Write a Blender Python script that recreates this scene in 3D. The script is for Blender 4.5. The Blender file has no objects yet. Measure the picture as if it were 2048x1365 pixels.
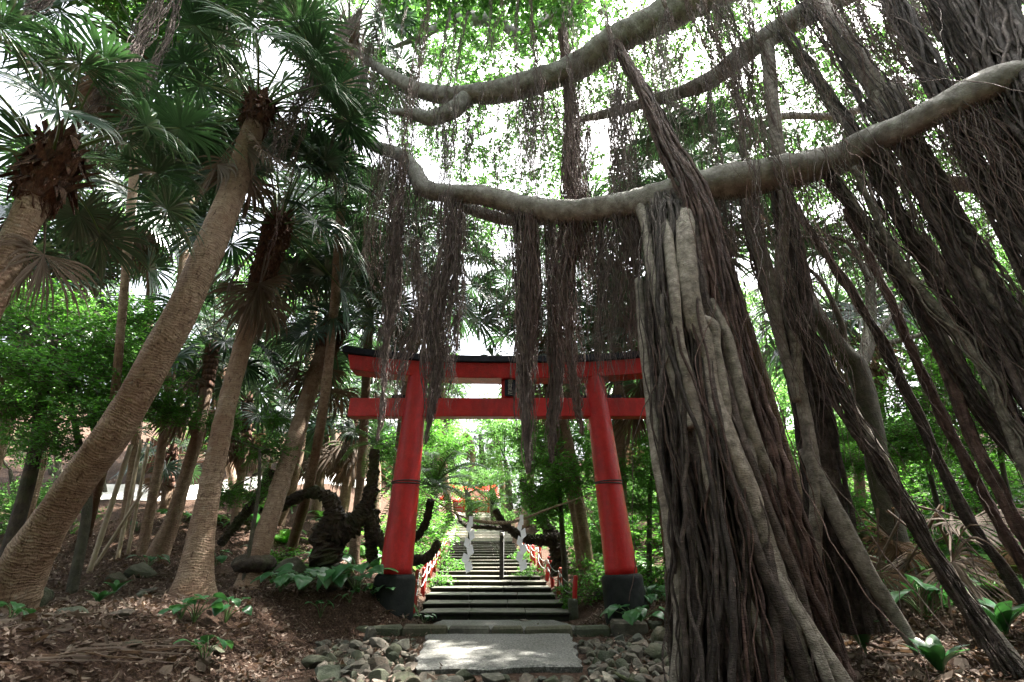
import bpy, math, random
import numpy as np
from math import sin, cos, pi, radians as R

# ---------------------------------------------------------------- camera, sky, sun, exposure
F_PX, PITCH, CAMZ = 910.0, R(25.2), 1.0          # 16 mm lens tilted up
sc = bpy.context.scene
cam_d = bpy.data.cameras.new("camera"); cam = bpy.data.objects.new("camera", cam_d)
sc.collection.objects.link(cam); sc.camera = cam
cam.location = (0, 0, CAMZ); cam.rotation_euler = (R(90) + PITCH, 0, 0)
cam_d.sensor_width = 36; cam_d.lens = F_PX / 2048 * 36; cam_d.clip_start = .05; cam_d.clip_end = 2000
SUN_DIR = np.array([.32, .24, 1.0]); SUN_DIR /= np.linalg.norm(SUN_DIR)   # towards the sun
w = bpy.data.worlds.new("World"); sc.world = w; w.use_nodes = True
nt = w.node_tree; bg = nt.nodes['Background']
sky = nt.nodes.new('ShaderNodeTexSky'); sky.sky_type = 'NISHITA'; sky.sun_disc = False
sky.sun_elevation = math.asin(SUN_DIR[2]); sky.sun_rotation = math.atan2(SUN_DIR[0], SUN_DIR[1])
sky.dust_density = 8; sky.air_density = 1.0; sky.ozone_density = .6
hs = nt.nodes.new('ShaderNodeHueSaturation'); hs.inputs['Saturation'].default_value = .35   # hazy white sky
nt.links.new(sky.outputs[0], hs.inputs['Color']); nt.links.new(hs.outputs[0], bg.inputs[0]); bg.inputs[1].default_value = 0.12
sd = bpy.data.lights.new("sun", 'SUN'); sd.energy = 5; sd.angle = R(.5); sd.color = (1, .95, .86)
so = bpy.data.objects.new("sun", sd); sc.collection.objects.link(so)
from mathutils import Vector
so.rotation_euler = Vector(SUN_DIR).to_track_quat('Z', 'Y').to_euler(); so.location = (10, -10, 30)
sc.view_settings.view_transform = 'Standard'; sc.view_settings.look = 'None'
sc.view_settings.exposure = 3.0; sc.view_settings.gamma = 1
sc.cycles.max_bounces = 7; sc.cycles.diffuse_bounces = 4; sc.cycles.glossy_bounces = 2
sc.cycles.transmission_bounces = 4; sc.cycles.caustics_reflective = False; sc.cycles.caustics_refractive = False

rng = np.random.default_rng(7); random.seed(7)
U = rng.uniform
COL = sc.collection

def at(px, py, Y):
    """world point seen at photo pixel (px,py) and standing Y metres ahead"""
    x = (px - 1024) / F_PX; y = -(py - 682.5) / F_PX
    d = np.array([x, cos(PITCH) - y * sin(PITCH), sin(PITCH) + y * cos(PITCH)])
    return d * (Y / d[1]) + np.array([0, 0, CAMZ])
def wpx(px_w, py, Y, px=1024):
    y = -(py - 682.5) / F_PX
    return px_w / F_PX * Y / (cos(PITCH) - y * sin(PITCH)) / math.sqrt(1 + ((px - 1024) / F_PX) ** 2)

# ---------------------------------------------------------------- numpy helpers
def nrm(v): return v / np.maximum(np.linalg.norm(v, axis=-1, keepdims=True), 1e-9)
def sm(a, b, x):
    t = np.clip((x - a) / (b - a), 0, 1); return t * t * (3 - 2 * t)
_K = np.random.default_rng(3).normal(size=(6, 10, 3)); _PH = np.random.default_rng(4).uniform(0, 6.28, (6, 10))
def noise(p, freq=1.0, ch=0):
    p = np.asarray(p, float) * freq; s = 0
    for k in range(10):
        f = 1 + .35 * k; s = s + np.sin(p @ (_K[ch, k] * f * .8) + _PH[ch, k]) / f ** .8
    return s * .3
def xc(Y): return -.30 * sm(7.4, 8.9, Y) - .081 * np.clip(Y - 9.06, 0, 24)
def ground(X, Y):
    X = np.asarray(X, float); Y = np.asarray(Y, float); X0 = X; X = X - xc(Y)
    zc = .118 * np.clip(Y - 9.06, 0, 12.94) + .2 * np.clip(Y - 22, 0, 9) + .02
    zc = zc - .12 * sm(9, 9.4, Y) * sm(1.45, 1.2, np.abs(X)) - .07 * sm(7.4, 8.2, Y) * sm(9.4, 9., Y) * sm(1.5, 1.0, np.abs(X))
    wl = 2.25 - 1.2 * sm(6.8, 7.5, Y); wr = 1.75 - .65 * sm(6.8, 7.5, Y)
    wl = wl + .25 * sm(8, 9.2, Y); wr = wr + .2 * sm(8, 9.2, Y)
    L = sm(wl, wl + 1.2, -X) * (.5 + .20 * np.clip(Y - 6.5, 0, 24) * sm(1.8, 7, -X) + .12*np.clip(-X-8, 0, 20))
    Rr = sm(wr, wr + 1.0, X) * .3 + .20 * np.clip(X - 3, 0, 14) + .10 * np.clip(Y - 7, 0, 24) * sm(2, 6, X)
    P = np.stack([X, Y, 0 * X], -1)
    side = sm(1.1, 2.2, np.abs(X))
    return zc + L + Rr + noise(P, .9, 0) * .07 * side + noise(P, 4, 1) * .018 * (.25 + .75 * side)
def gz(x, y): return float(ground(x, y))

class MB:
    def __init__(s): s.v = []; s.f = []; s.m = []; s.uv = []; s.n = 0
    def add(s, v, f, mat=0, uv=None):
        v = np.asarray(v, float).reshape(-1, 3); f = np.asarray(f, int)
        s.v.append(v); s.f.append(f + s.n); s.m.append(np.full(len(f), mat))
        s.uv.append(np.zeros((len(v), 2)) if uv is None else np.asarray(uv, float).reshape(-1, 2)); s.n += len(v)
        return s
    def mesh(s, name, mats, smooth=True):
        me = bpy.data.meshes.new(name); V = np.concatenate(s.v)
        me.vertices.add(len(V)); me.vertices.foreach_set('co', V.astype(np.float32).ravel())
        loops = np.concatenate([f.ravel() for f in s.f]); tot = np.concatenate([np.full(len(f), f.shape[1]) for f in s.f])
        me.loops.add(len(loops)); me.loops.foreach_set('vertex_index', loops.astype(np.int32))
        me.polygons.add(len(tot)); st = np.concatenate([[0], np.cumsum(tot)[:-1]])
        me.polygons.foreach_set('loop_start', st.astype(np.int32)); me.polygons.foreach_set('loop_total', tot.astype(np.int32))
        me.polygons.foreach_set('material_index', np.concatenate(s.m).astype(np.int32))
        me.polygons.foreach_set('use_smooth', np.full(len(tot), smooth))
        a = me.attributes.new('tuv', 'FLOAT2', 'POINT'); a.data.foreach_set('vector', np.concatenate(s.uv).astype(np.float32).ravel())
        me.update(calc_edges=True)
        for m in (mats if isinstance(mats, (list, tuple)) else [mats]): me.materials.append(m)
        return me
    def build(s, name, mats, parent=None, smooth=True, loc=None):
        o = bpy.data.objects.new(name, s.mesh(name, mats, smooth)); COL.objects.link(o)
        if parent is not None: o.parent = parent
        if loc is not None: o.location = loc
        return o
def tag(o, label=None, cat=None, group=None, kind=None):
    if label: o['label'] = label
    if cat: o['category'] = cat
    if group: o['group'] = group
    if kind: o['kind'] = kind
    return o
def empty(name, loc, label, cat, group=None):
    o = bpy.data.objects.new(name, None); COL.objects.link(o); o.location = tuple(loc); o.empty_display_size = .1
    return tag(o, label, cat, group)
def put(name, me, parent=None, loc=(0, 0, 0), rot=(0, 0, 0), scale=1):
    o = bpy.data.objects.new(name, me); COL.objects.link(o); o.location = tuple(loc); o.rotation_euler = rot
    o.scale = (scale,) * 3 if np.isscalar(scale) else scale
    if parent is not None: o.parent = parent
    return o

def resample(P, n):
    """Catmull-Rom resample of rows (any number of columns)"""
    P = np.asarray(P, float); k = len(P)
    Q = np.vstack([2 * P[0] - P[1], P, 2 * P[-1] - P[-2]])
    t = np.linspace(0, k - 1 - 1e-9, n); i = t.astype(int); u = (t - i)[:, None]
    a, b, c, d = Q[i], Q[i + 1], Q[i + 2], Q[i + 3]
    return .5 * (2 * b + (c - a) * u + (2 * a - 5 * b + 4 * c - d) * u ** 2 + (3 * b - a - 3 * c + d) * u ** 3)
def tubes(mb, P, Rad, sides=5, mat=0, cap=True, radmod=None):
    """P (S,N,3), Rad (S,N): batch of tubes"""
    P = np.asarray(P, float); Rad = np.asarray(Rad, float)
    if P.ndim == 2: P = P[None]; Rad = Rad[None]
    S, N, _ = P.shape
    T = nrm(np.gradient(P, axis=1)); mean = nrm(P[:, -1] - P[:, 0] + 1e-6)
    ref = np.zeros((S, 3)); ref[np.arange(S), np.argmin(np.abs(mean), axis=1)] = 1
    A = nrm(np.cross(T, ref[:, None, :])); B = np.cross(T, A)
    th = np.arange(sides) * 2 * pi / sides
    rr = Rad[:, :, None] * np.ones(sides)
    if radmod is not None: rr = rr * radmod
    V = P[:, :, None, :] + rr[..., None] * (A[:, :, None, :] * np.cos(th)[:, None] + B[:, :, None, :] * np.sin(th)[:, None])
    seg = np.linalg.norm(np.diff(P, axis=1), axis=-1); L = np.concatenate([np.zeros((S, 1)), np.cumsum(seg, axis=1)], 1)
    uv = np.stack([np.broadcast_to(th / 2 / pi, (S, N, sides)), np.broadcast_to(L[:, :, None], (S, N, sides))], -1)
    idx = np.arange(S * N * sides).reshape(S, N, sides)
    a = idx[:, :-1]; b = idx[:, 1:]
    f = np.stack([a, np.roll(a, -1, 2), np.roll(b, -1, 2), b], -1).reshape(-1, 4)
    mb.add(V, f, mat, uv)
    if cap and sides > 4:
        base = mb.n - S * N * sides
        mb.f.append(idx[:, -1, :].reshape(S, sides) + base); mb.m.append(np.full(S, mat))
        mb.f.append(idx[:, 0, ::-1].reshape(S, sides) + base); mb.m.append(np.full(S, mat))
    return mb
def box(mb, c, s, mat=0, rot=0, bev=0.012):
    """bevelled box, centre c, size s"""
    c = np.array(c, float); h = np.array(s, float) / 2; b = min(bev, h.min() * .4)
    vs = []; 
    for sx in (-1, 1):
        for sy in (-1, 1):
            for sz in (-1, 1):
                g = np.array([sx, sy, sz])
                for ax in range(3):
                    q = h - b; q[ax] = h[ax]; vs.append(g * q)
    vs = np.array(vs); 
    def I(sx, sy, sz, ax): return (((sx > 0) * 2 + (sy > 0)) * 2 + (sz > 0)) * 3 + ax
    quads = []; tris = []
    for ax in range(3):
        o = [k for k in range(3) if k != ax]
        for s0 in (-1, 1):
            loop = []
            for (p, q) in ((-1, -1), (1, -1), (1, 1), (-1, 1)):
                g = [0, 0, 0]; g[ax] = s0; g[o[0]] = p; g[o[1]] = q; loop.append(I(*g, ax))
            flip = (s0 < 0) != (ax == 1)
            quads.append(loop[::-1] if flip else loop)
    for ax in range(3):   # edges parallel to ax
        o = [k for k in range(3) if k != ax]
        for p in (-1, 1):
            for q in (-1, 1):
                g0 = [0, 0, 0]; g1 = [0, 0, 0]; g0[ax] = -1; g1[ax] = 1
                for g in (g0, g1): g[o[0]] = p; g[o[1]] = q
                quads.append([I(*g0, o[0]), I(*g0, o[1]), I(*g1, o[1]), I(*g1, o[0])])
    for sx in (-1, 1):
        for sy in (-1, 1):
            for sz in (-1, 1): tris.append([I(sx, sy, sz, k) for k in range(3)])
    cr, sr = cos(rot), sin(rot)
    vv = np.stack([vs[:, 0] * cr - vs[:, 1] * sr, vs[:, 0] * sr + vs[:, 1] * cr, vs[:, 2]], -1) + c
    n0 = mb.n; mb.add(vv, quads, mat); mb.f.append(np.array(tris) + n0); mb.m.append(np.full(8, mat))
    return mb

# ---------------------------------------------------------------- materials
class NG:
    def __init__(s, name):
        s.m = bpy.data.materials.new(name); s.m.use_nodes = True; s.t = s.m.node_tree
        s.b = s.t.nodes['Principled BSDF']; s.out = s.t.nodes['Material Output']
    def n(s, typ, **k):
        x = s.t.nodes.new(typ)
        for a, b in k.items(): setattr(x, a, b)
        return x
    def l(s, a, b): s.t.links.new(a, b)
    def coord(s, kind='Object'): return s.n('ShaderNodeTexCoord').outputs[kind]
    def tex(s, scale, detail=4, vec=None, rough=.6, stretch=None, dist=0):
        v = vec or s.coord()
        if stretch:
            mp = s.n('ShaderNodeMapping'); mp.inputs['Scale'].default_value = stretch; s.l(v, mp.inputs[0]); v = mp.outputs[0]
        t = s.n('ShaderNodeTexNoise'); t.inputs['Scale'].default_value = scale; t.inputs['Detail'].default_value = detail
        t.inputs['Roughness'].default_value = rough; t.inputs['Distortion'].default_value = dist
        s.l(v, t.inputs['Vector']); return t.outputs['Fac']
    def ramp(s, fac, stops):
        r = s.n('ShaderNodeValToRGB'); cr = r.color_ramp
        while len(cr.elements) < len(stops): cr.elements.new(.5)
        for e, (p, c) in zip(cr.elements, stops): e.position = p; e.color = (*c, 1)
        s.l(fac, r.inputs[0]); return r.outputs[0]
    def mix(s, fac, a, b, mode='MIX'):
        x = s.n('ShaderNodeMix', data_type='RGBA', blend_type=mode)
        for sock, v in ((x.inputs[0], fac), (x.inputs[6], a), (x.inputs[7], b)):
            if hasattr(v, 'links') or hasattr(v, 'is_linked'): s.l(v, sock)
            elif isinstance(v, (int, float)): sock.default_value = v
            else: sock.default_value = (*v, 1)
        return x.outputs[2]
    def math(s, op, a, b=0.):
        x = s.n('ShaderNodeMath', operation=op)
        for sock, v in zip(x.inputs, (a, b)):
            if hasattr(v, 'is_linked'): s.l(v, sock)
            else: sock.default_value = v
        return x.outputs[0]
    def bump(s, h, strength=.5, dist=.02):
        b = s.n('ShaderNodeBump'); b.inputs['Strength'].default_value = strength; b.inputs['Distance'].default_value = dist
        s.l(h, b.inputs['Height']); s.l(b.outputs[0], s.b.inputs['Normal'])
    def col(s, c): s.l(c, s.b.inputs['Base Color'])
    def rough(s, r): s.b.inputs['Roughness'].default_value = r
def leafmat(name, cols, trans=.4, tcol=(.16, .42, .05), rough=.4, spec=.5, objvar=True):
    g = NG(name)
    geo = g.n('ShaderNodeNewGeometry'); oi = g.n('ShaderNodeObjectInfo')
    f = g.math('ADD', g.math('MULTIPLY', geo.outputs['Random Per Island'], .65), g.math('MULTIPLY', oi.outputs['Random'], .35))
    c = g.ramp(f, [(i / (len(cols) - 1), k) for i, k in enumerate(cols)])
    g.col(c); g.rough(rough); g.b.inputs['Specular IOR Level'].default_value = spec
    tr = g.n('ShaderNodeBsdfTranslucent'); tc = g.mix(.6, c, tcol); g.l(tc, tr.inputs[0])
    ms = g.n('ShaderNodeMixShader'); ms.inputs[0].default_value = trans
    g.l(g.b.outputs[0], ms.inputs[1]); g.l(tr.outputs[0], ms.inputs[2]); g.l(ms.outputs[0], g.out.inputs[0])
    return g.m
M = {}
M['banyan_leaf'] = leafmat('banyan_leaf', [(.025, .08, .018), (.045, .13, .025), (.07, .18, .035), (.18, .21, .04)], .42, (.17, .42, .07), .35)
M['bush_leaf'] = leafmat('bush_leaf', [(.025, .10, .015), (.05, .17, .025), (.10, .27, .035)], .45, (.18, .50, .05), .4)
M['far_leaf'] = leafmat('far_leaf', [(.04, .10, .03), (.07, .17, .04), (.12, .24, .06)], .5, (.22, .5, .10), .5)
M['big_leaf'] = leafmat('big_leaf', [(.022, .09, .032), (.04, .135, .045), (.06, .18, .05)], .25, (.10, .36, .06), .28)
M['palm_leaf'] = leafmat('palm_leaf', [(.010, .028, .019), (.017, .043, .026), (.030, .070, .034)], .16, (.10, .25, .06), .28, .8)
M['cycad_leaf'] = leafmat('cycad_leaf', [(.05, .16, .03), (.09, .25, .05), (.16, .36, .06)], .5, (.2, .5, .07), .3)
M['dead_leaf'] = leafmat('dead_leaf', [(.055, .04, .03), (.11, .082, .062), (.21, .17, .135)], .2, (.35, .2, .1), .7, .2)
M['litter'] = leafmat('litter', [(.035, .022, .018), (.09, .06, .047), (.17, .125, .10), (.28, .225, .185), (.40, .32, .24)], .12, (.3, .15, .06), .7, .2)
def petiole():
    g = NG('petiole'); g.col(g.ramp(g.tex(3), [(.3, (.05, .11, .03)), (.6, (.09, .16, .04)), (.8, (.16, .13, .05))])); g.rough(.4); return g.m
M['petiole'] = petiole()
def palmbark(name, pale, mid, dark):
    g = NG(name)
    at_ = g.n('ShaderNodeAttribute', attribute_name='tuv'); sp = g.n('ShaderNodeSeparateXYZ'); g.l(at_.outputs['Vector'], sp.inputs[0])
    n1 = g.tex(2.2, 4); n2 = g.tex(14, 5); n3 = g.tex(60, 3, stretch=(1, 1, .12))
    v = g.math('ADD', g.math('MULTIPLY', sp.outputs[1], 33.), g.math('ADD', g.math('MULTIPLY', n1, 9.), g.math('MULTIPLY', n2, 1.6)))
    ringv = g.math('FRACT', v)
    ring = g.math('SUBTRACT', 1., g.math('MULTIPLY', g.math('ABSOLUTE', g.math('SUBTRACT', ringv, .5)), 2.))
    n4 = g.tex(45, 4, stretch=(1, 1, 4)); c = g.ramp(g.math('ADD', g.math('MULTIPLY', n2, .6), g.math('MULTIPLY', n4, .4)), [(.30, dark), (.5, mid), (.72, pale)])
    c = g.mix(g.math('MULTIPLY', g.math('POWER', g.math('SUBTRACT', 1., ring), 6.), g.tex(5, 4)), c, tuple(x * .35 for x in dark))
    c = g.mix(g.ramp(g.tex(1.1, 3), [(.42, (0, 0, 0)), (.62, (.85, .85, .85))]), c, (mid[0] * .62, mid[1] * .5, mid[2] * .45))
    v2 = g.math('FRACT', g.math('ADD', g.math('MULTIPLY', sp.outputs[1], 11.), g.math('MULTIPLY', n2, 3.)))
    c = g.mix(g.math('MULTIPLY', g.math('POWER', v2, 14.), .75), c, tuple(x * .3 for x in dark))
    crk = g.ramp(g.tex(34, 5, stretch=(1, 1, .25), rough=.7), [(.36, (.8, .8, .8)), (.42, (0, 0, 0))]); c = g.mix(crk, c, tuple(x * .5 for x in dark))
    c = g.mix(g.ramp(g.tex(3.3, 6, rough=.75), [(.58, (0, 0, 0)), (.66, (.5, .5, .5))]), c, (.36, .34, .27))
    g.col(c); g.rough(.85); g.b.inputs['Specular IOR Level'].default_value = .2
    g.bump(g.math('ADD', g.math('MULTIPLY', ring, .35), g.math('ADD', n3, g.math('MULTIPLY', n2, .6))), .8, .015)
    return g.m
M['palm_bark'] = palmbark('palm_bark', (.44, .35, .26), (.29, .21, .15), (.14, .085, .06))
M['palm_bark_dark'] = palmbark('palm_bark_dark', (.20, .15, .09), (.12, .085, .05), (.05, .035, .025))
def fibre():
    g = NG('palm_fibre'); g.col(g.ramp(g.tex(30, 5, stretch=(1, 1, .3)), [(.3, (.035, .018, .013)), (.55, (.11, .05, .03)), (.8, (.24, .14, .08))]))
    g.rough(.95); g.bump(g.tex(80, 4, stretch=(1, 1, .2)), 1, .02); return g.m
M['fibre'] = fibre()
def bark(name, a, b, c, moss=False, sc_=5):
    g = NG(name); n = g.tex(sc_, 6, rough=.65); col = g.ramp(n, [(.28, a), (.5, b), (.72, c)])
    col = g.mix(g.ramp(g.tex(55, 3, stretch=(.6, .6, 2.5)), [(.62, (0, 0, 0)), (.72, (.5, .5, .5))]), col, tuple(x * 1.7 for x in c))
    oi = g.n('ShaderNodeObjectInfo')
    if moss: col = g.mix(g.ramp(g.tex(1.6, 4), [(.5, (0, 0, 0)), (.65, (.7, .7, .7))]), col, (.05, .075, .02))
    g.col(col); g.rough(.8); g.b.inputs['Specular IOR Level'].default_value = .3
    g.bump(g.math('ADD', g.tex(22, 6, stretch=(1, 1, .5)), g.math('MULTIPLY', g.tex(70, 4, stretch=(.5, .5, 2)), .5)), 1., .035); return g.m
M['banyan_bark'] = bark('banyan_bark', (.13, .118, .105), (.28, .26, .24), (.44, .42, .395), sc_=9)
M['prop_bark'] = bark('prop_bark', (.06, .052, .044), (.21, .188, .16), (.38, .35, .31), sc_=14)
M['root_brown'] = bark('root_brown', (.020, .016, .014), (.062, .048, .042), (.15, .12, .108), sc_=12)  # brown bark, deepened so the shade between pale roots is in the colour
M['hang_brown'] = bark('hang_brown', (.07, .054, .05), (.17, .13, .12), (.30, .245, .225), sc_=12)
M['hang_red'] = bark('hang_red', (.075, .048, .042), (.17, .112, .10), (.28, .20, .18), sc_=12)
M['root_red'] = bark('root_red', (.032, .018, .016), (.09, .054, .047), (.18, .12, .106), sc_=12)
M['dark_bark'] = bark('dark_bark', (.02, .015, .012), (.05, .038, .028), (.10, .08, .05), moss=True)
M['grey_bark'] = bark('grey_bark', (.03, .028, .02), (.07, .065, .045), (.13, .12, .085), moss=True)
def islandvar(g, col, amt=.5):
    geo = g.n('ShaderNodeNewGeometry'); r = g.ramp(geo.outputs['Random Per Island'], [(0, (1 - amt,) * 3), (1, (1.25, 1.2, 1.18))])
    return g.mix(1., col, r, 'MULTIPLY')
for k in ('root_brown', 'root_red', 'prop_bark', 'hang_brown', 'hang_red'):
    m = M[k]; t = m.node_tree; b = t.nodes['Principled BSDF']; src = b.inputs['Base Color'].links[0].from_socket
    g = NG.__new__(NG); g.m = m; g.t = t; g.b = b; t.links.new(islandvar(g, src, .45), b.inputs['Base Color'])
def redpaint():
    g = NG('red_paint'); n = g.tex(7, 6, rough=.7)
    c = g.ramp(n, [(.3, (.40, .010, .010)), (.55, (.54, .014, .014)), (.8, (.60, .03, .028))])
    c = g.mix(g.ramp(g.tex(38, 5, rough=.8), [(.58, (0, 0, 0)), (.66, (.6, .6, .6))]), c, (.5, .09, .07))
    c = g.mix(g.ramp(g.tex(2.1, 6, rough=.75, stretch=(1.5, 1.5, .5)), [(.50, (0, 0, 0)), (.68, (.65, .65, .65))]), c, (.17, .012, .010))
    g.col(c); g.rough(.36); g.bump(g.math('ADD', g.tex(60, 4), g.tex(9, 6, rough=.8)), .6, .012); return g.m
M['red'] = redpaint()
def simple(name, a, b, scale=8, rough=.8, bump=.5, bs=40, bd=.01, metal=0):
    g = NG(name); g.col(g.ramp(g.tex(scale, 6, rough=.7), [(.3, a), (.7, b)])); g.rough(rough)
    g.bump(g.tex(bs, 5), bump, bd); g.b.inputs['Specular IOR Level'].default_value = .5 if max(b) > .06 else .15; g.b.inputs['Metallic'].default_value = metal; return g.m
M['black_roof'] = simple('black_roof', (.007, .008, .012), (.028, .031, .042), 6, .75)
M['black_base'] = simple('black_base', (.006, .007, .008), (.028, .032, .03), 4, .65)
M['black_post'] = simple('black_post', (.012, .012, .014), (.04, .04, .042), 9, .5)
M['faded_red'] = simple('faded_red', (.30, .03, .015), (.50, .12, .06), 5, .7)
M['plaque'] = simple('plaque_black', (.006, .007, .016), (.016, .018, .03), 9, .35, .1)
M['letter'] = simple('plaque_letter', (.30, .29, .26), (.5, .48, .42), 60, .6)
M['straw'] = simple('straw', (.14, .10, .06), (.30, .235, .15), 30, .9, .8, 90)
M['cord'] = simple('cord', (.30, .30, .29), (.5, .5, .47), 30, .9)
M['wire'] = simple('wire', (.03, .03, .03), (.09, .08, .08), 30, .6, metal=.4)
M['paper'] = simple('paper', (.88, .89, .92), (.93, .93, .95), 3, .6, .05)
M['plaster_and_lit_path'] = simple('plaster_and_lit_path', (.55, .53, .5), (.7, .68, .64), 3, .8, .2)
M['rust'] = simple('rust_rail', (.16, .07, .045), (.28, .14, .09), 6, .8)
M['bamboo'] = simple('bamboo', (.28, .22, .14), (.45, .38, .27), 8, .6)
def concrete():
    g = NG('concrete'); n = g.tex(38, 8, rough=.9); m = g.tex(2.2, 5)
    c = g.ramp(n, [(.40, (.03, .03, .028)), (.5, (.12, .12, .112)), (.60, (.34, .335, .32))])
    c = g.mix(g.ramp(m, [(.4, (0, 0, 0)), (.7, (.5, .5, .5))]), c, (.07, .07, .055)); g.col(c); g.rough(.9)
    g.bump(g.math('ADD', n, g.tex(35, 4)), .8, .012); return g.m
M['concrete'] = concrete()
def stone(name, a, b, c, mossy=.0, sc_=6):
    g = NG(name); col = g.ramp(g.tex(sc_, 7, rough=.7), [(.3, a), (.52, b), (.75, c)])
    oi = g.n('ShaderNodeObjectInfo'); t = g.ramp(oi.outputs['Random'], [(0, (.75, .85, .80)), (.5, (1.05, 1.05, .95)), (.8, (1.15, .98, .88)), (1, (1.25, 1.2, 1.12))])
    col = g.mix(1., col, t, 'MULTIPLY')
    if mossy: col = g.mix(g.ramp(g.tex(1.7, 6, rough=.7), [(.5 - mossy * .2, (0, 0, 0)), (.62, (.85, .85, .85))]), col, (.022, .034, .010))
    g.col(col); g.rough(.85); g.bump(g.math('ADD', g.tex(18, 6), g.math('MULTIPLY', g.tex(70, 4), .5)), .7, .02); return g.m
M['rock'] = stone('rock', (.045, .042, .036), (.10, .093, .08), (.20, .185, .16))
M['mossy_rock'] = stone('mossy_rock', (.045, .046, .035), (.10, .10, .075), (.19, .185, .145), .5)
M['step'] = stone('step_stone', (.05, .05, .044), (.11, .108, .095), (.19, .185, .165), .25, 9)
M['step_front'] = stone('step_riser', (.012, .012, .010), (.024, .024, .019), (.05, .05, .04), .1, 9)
M['pale_step'] = stone('pale_step', (.24, .235, .22), (.34, .33, .31), (.45, .44, .41), 0, 9)  # pale stone, with sunlight on the upper flight put into its colour
def soil():
    g = NG('forest_soil'); n1 = g.tex(2.0, 8, rough=.7); n2 = g.tex(40, 6, rough=.75); n3 = g.tex(13, 6)
    c = g.ramp(n2, [(.3, (.022, .012, .009)), (.48, (.07, .042, .03)), (.62, (.16, .10, .07)), (.75, (.30, .21, .15))])
    c = g.mix(g.ramp(n1, [(.4, (0, 0, 0)), (.7, (.6, .6, .6))]), c, (.045, .027, .02))
    g.col(c); g.rough(.95); g.b.inputs['Specular IOR Level'].default_value = .15
    g.bump(g.math('ADD', n2, n3), 1., .05); return g.m
M['soil'] = soil()
M['pathsand'] = simple('path_sand', (.10, .075, .055), (.42, .35, .28), 14, .95, .8, 60, .02)

# ================================================================ SETTING: ground
n = 330
sx = np.linspace(-1, 1, n); X = 3.2 * np.sinh(sx * 5.2); sy = np.linspace(-.62, 1, n); Y = 5 + 3.2 * np.sinh(sy * 5.0)
GX, GY = np.meshgrid(X, Y); GZ = ground(GX, GY)
idx = np.arange(n * n).reshape(n, n)
fq = np.stack([idx[:-1, :-1], idx[:-1, 1:], idx[1:, 1:], idx[1:, :-1]], -1).reshape(-1, 4)
g = MB(); g.add(np.stack([GX, GY, GZ], -1), fq); tag(g.build('ground', M['soil']), kind='structure')

# sheets laid on the ground: gravel path, sunlit upper path
def sheet(name, x0, x1, y0, y1, mat, lift=.006, nx=24, ny=24, fn=None):
    a, b = np.meshgrid(np.linspace(x0, x1, nx), np.linspace(y0, y1, ny))
    if fn: a = a + fn(b)
    z = ground(a, b) + lift
    i = np.arange(nx * ny).reshape(ny, nx); f = np.stack([i[:-1, :-1], i[:-1, 1:], i[1:, 1:], i[1:, :-1]], -1).reshape(-1, 4)
    g = MB(); g.add(np.stack([a, b, z], -1), f); return g.build(name, mat)

# ---------------------------------------------------------------- rocks
def rockmesh(name, seed, mat, cuts=9, res=3):
    import bmesh
    bm = bmesh.new(); bmesh.ops.create_icosphere(bm, subdivisions=res, radius=.5)
    r = np.random.default_rng(seed); V = np.array([v.co[:] for v in bm.verts])
    for _ in range(cuts):
        d = nrm(r.normal(size=3)); h = r.uniform(.20, .40); s = V @ d; V = V - np.outer(np.maximum(s - h, 0), d) * .93
    V = V * r.uniform(.75, 1.15, 3) * (1 + .05 * noise(V, 6, seed % 6))[:, None]
    for v, c in zip(bm.verts, V): v.co = c
    me = bpy.data.meshes.new(name); bm.to_mesh(me); bm.free()
    me.polygons.foreach_set('use_smooth', [False] * len(me.polygons)); me.materials.append(mat); return me
ROCKS = [rockmesh('rock', s, M['rock'], int(11 + s % 5), 4) for s in range(9)]
MOSSY = [rockmesh('mossy_rock', 40 + s, M['mossy_rock'], 7, 4) for s in range(4)]
for me in ROCKS + MOSSY:
    for e in me.edges: pass

# ---------------------------------------------------------------- concrete slab, curb, path slabs
def slab(name, corners, thick, label, cat, mat, seg=14, rag=.03):
    c = [np.array(p) for p in corners]; n_ = seg
    u = np.linspace(0, 1, n_); top = []
    edge = []
    for k in range(4):
        a, b = c[k], c[(k + 1) % 4]
        for t in np.linspace(0, 1, n_, endpoint=False):
            p = a * (1 - t) + b * t; ctr = sum(c) / 4
            p = p + nrm(p - ctr) * rag * noise(p[None] * 7, 1, 2)[0]; edge.append(p)
    E = np.array(edge); ctr = E.mean(0); m = len(E); V = [E]
    inner = ctr + (E - ctr) * .97 + np.array([0, 0, .012]); V.append(inner); low = E * 1; low[:, 2] -= thick; 
    low = ctr * [1, 1, 0] + (low - ctr * [1, 1, 0]) * [.97, .97, 1]
    V.append(low); V.append(ctr[None] + [0, 0, .016])
    V = np.concatenate(V); f = []; t = []
    for i in range(m):
        j = (i + 1) % m
        f += [[i, j, m + j, m + i], [2 * m + i, 2 * m + j, j, i]]; t.append([m + i, m + j, 3 * m])
    g = MB(); g.add(V, f); g.f.append(np.array(t)); g.m.append(np.zeros(len(t), int))
    return tag(g.build(name, mat, smooth=False), label, cat)
slab('concrete_slab', [at(832, 1338, 5.0), at(1000, 1352, 4.95), at(1166, 1330, 5.1), at(1140, 1270, 7.05)][:0] or
     [at(833, 1341, 5.0), at(1167, 1334, 5.08), at(1141, 1269, 6.95), at(852, 1270, 6.95)], .13,
     'rough grey concrete slab lying across the stones in the foreground', 'slab', M['concrete'], rag=.06)
slab('path_slab', [(-1.28, 7.33, .07), (1.1, 7.33, .07), (.72, 8.95, .0), (-1.2, 8.95, .0)], .12,
     'worn grey path slab between the curb and the lowest stair step', 'slab', M['concrete'])
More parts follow.
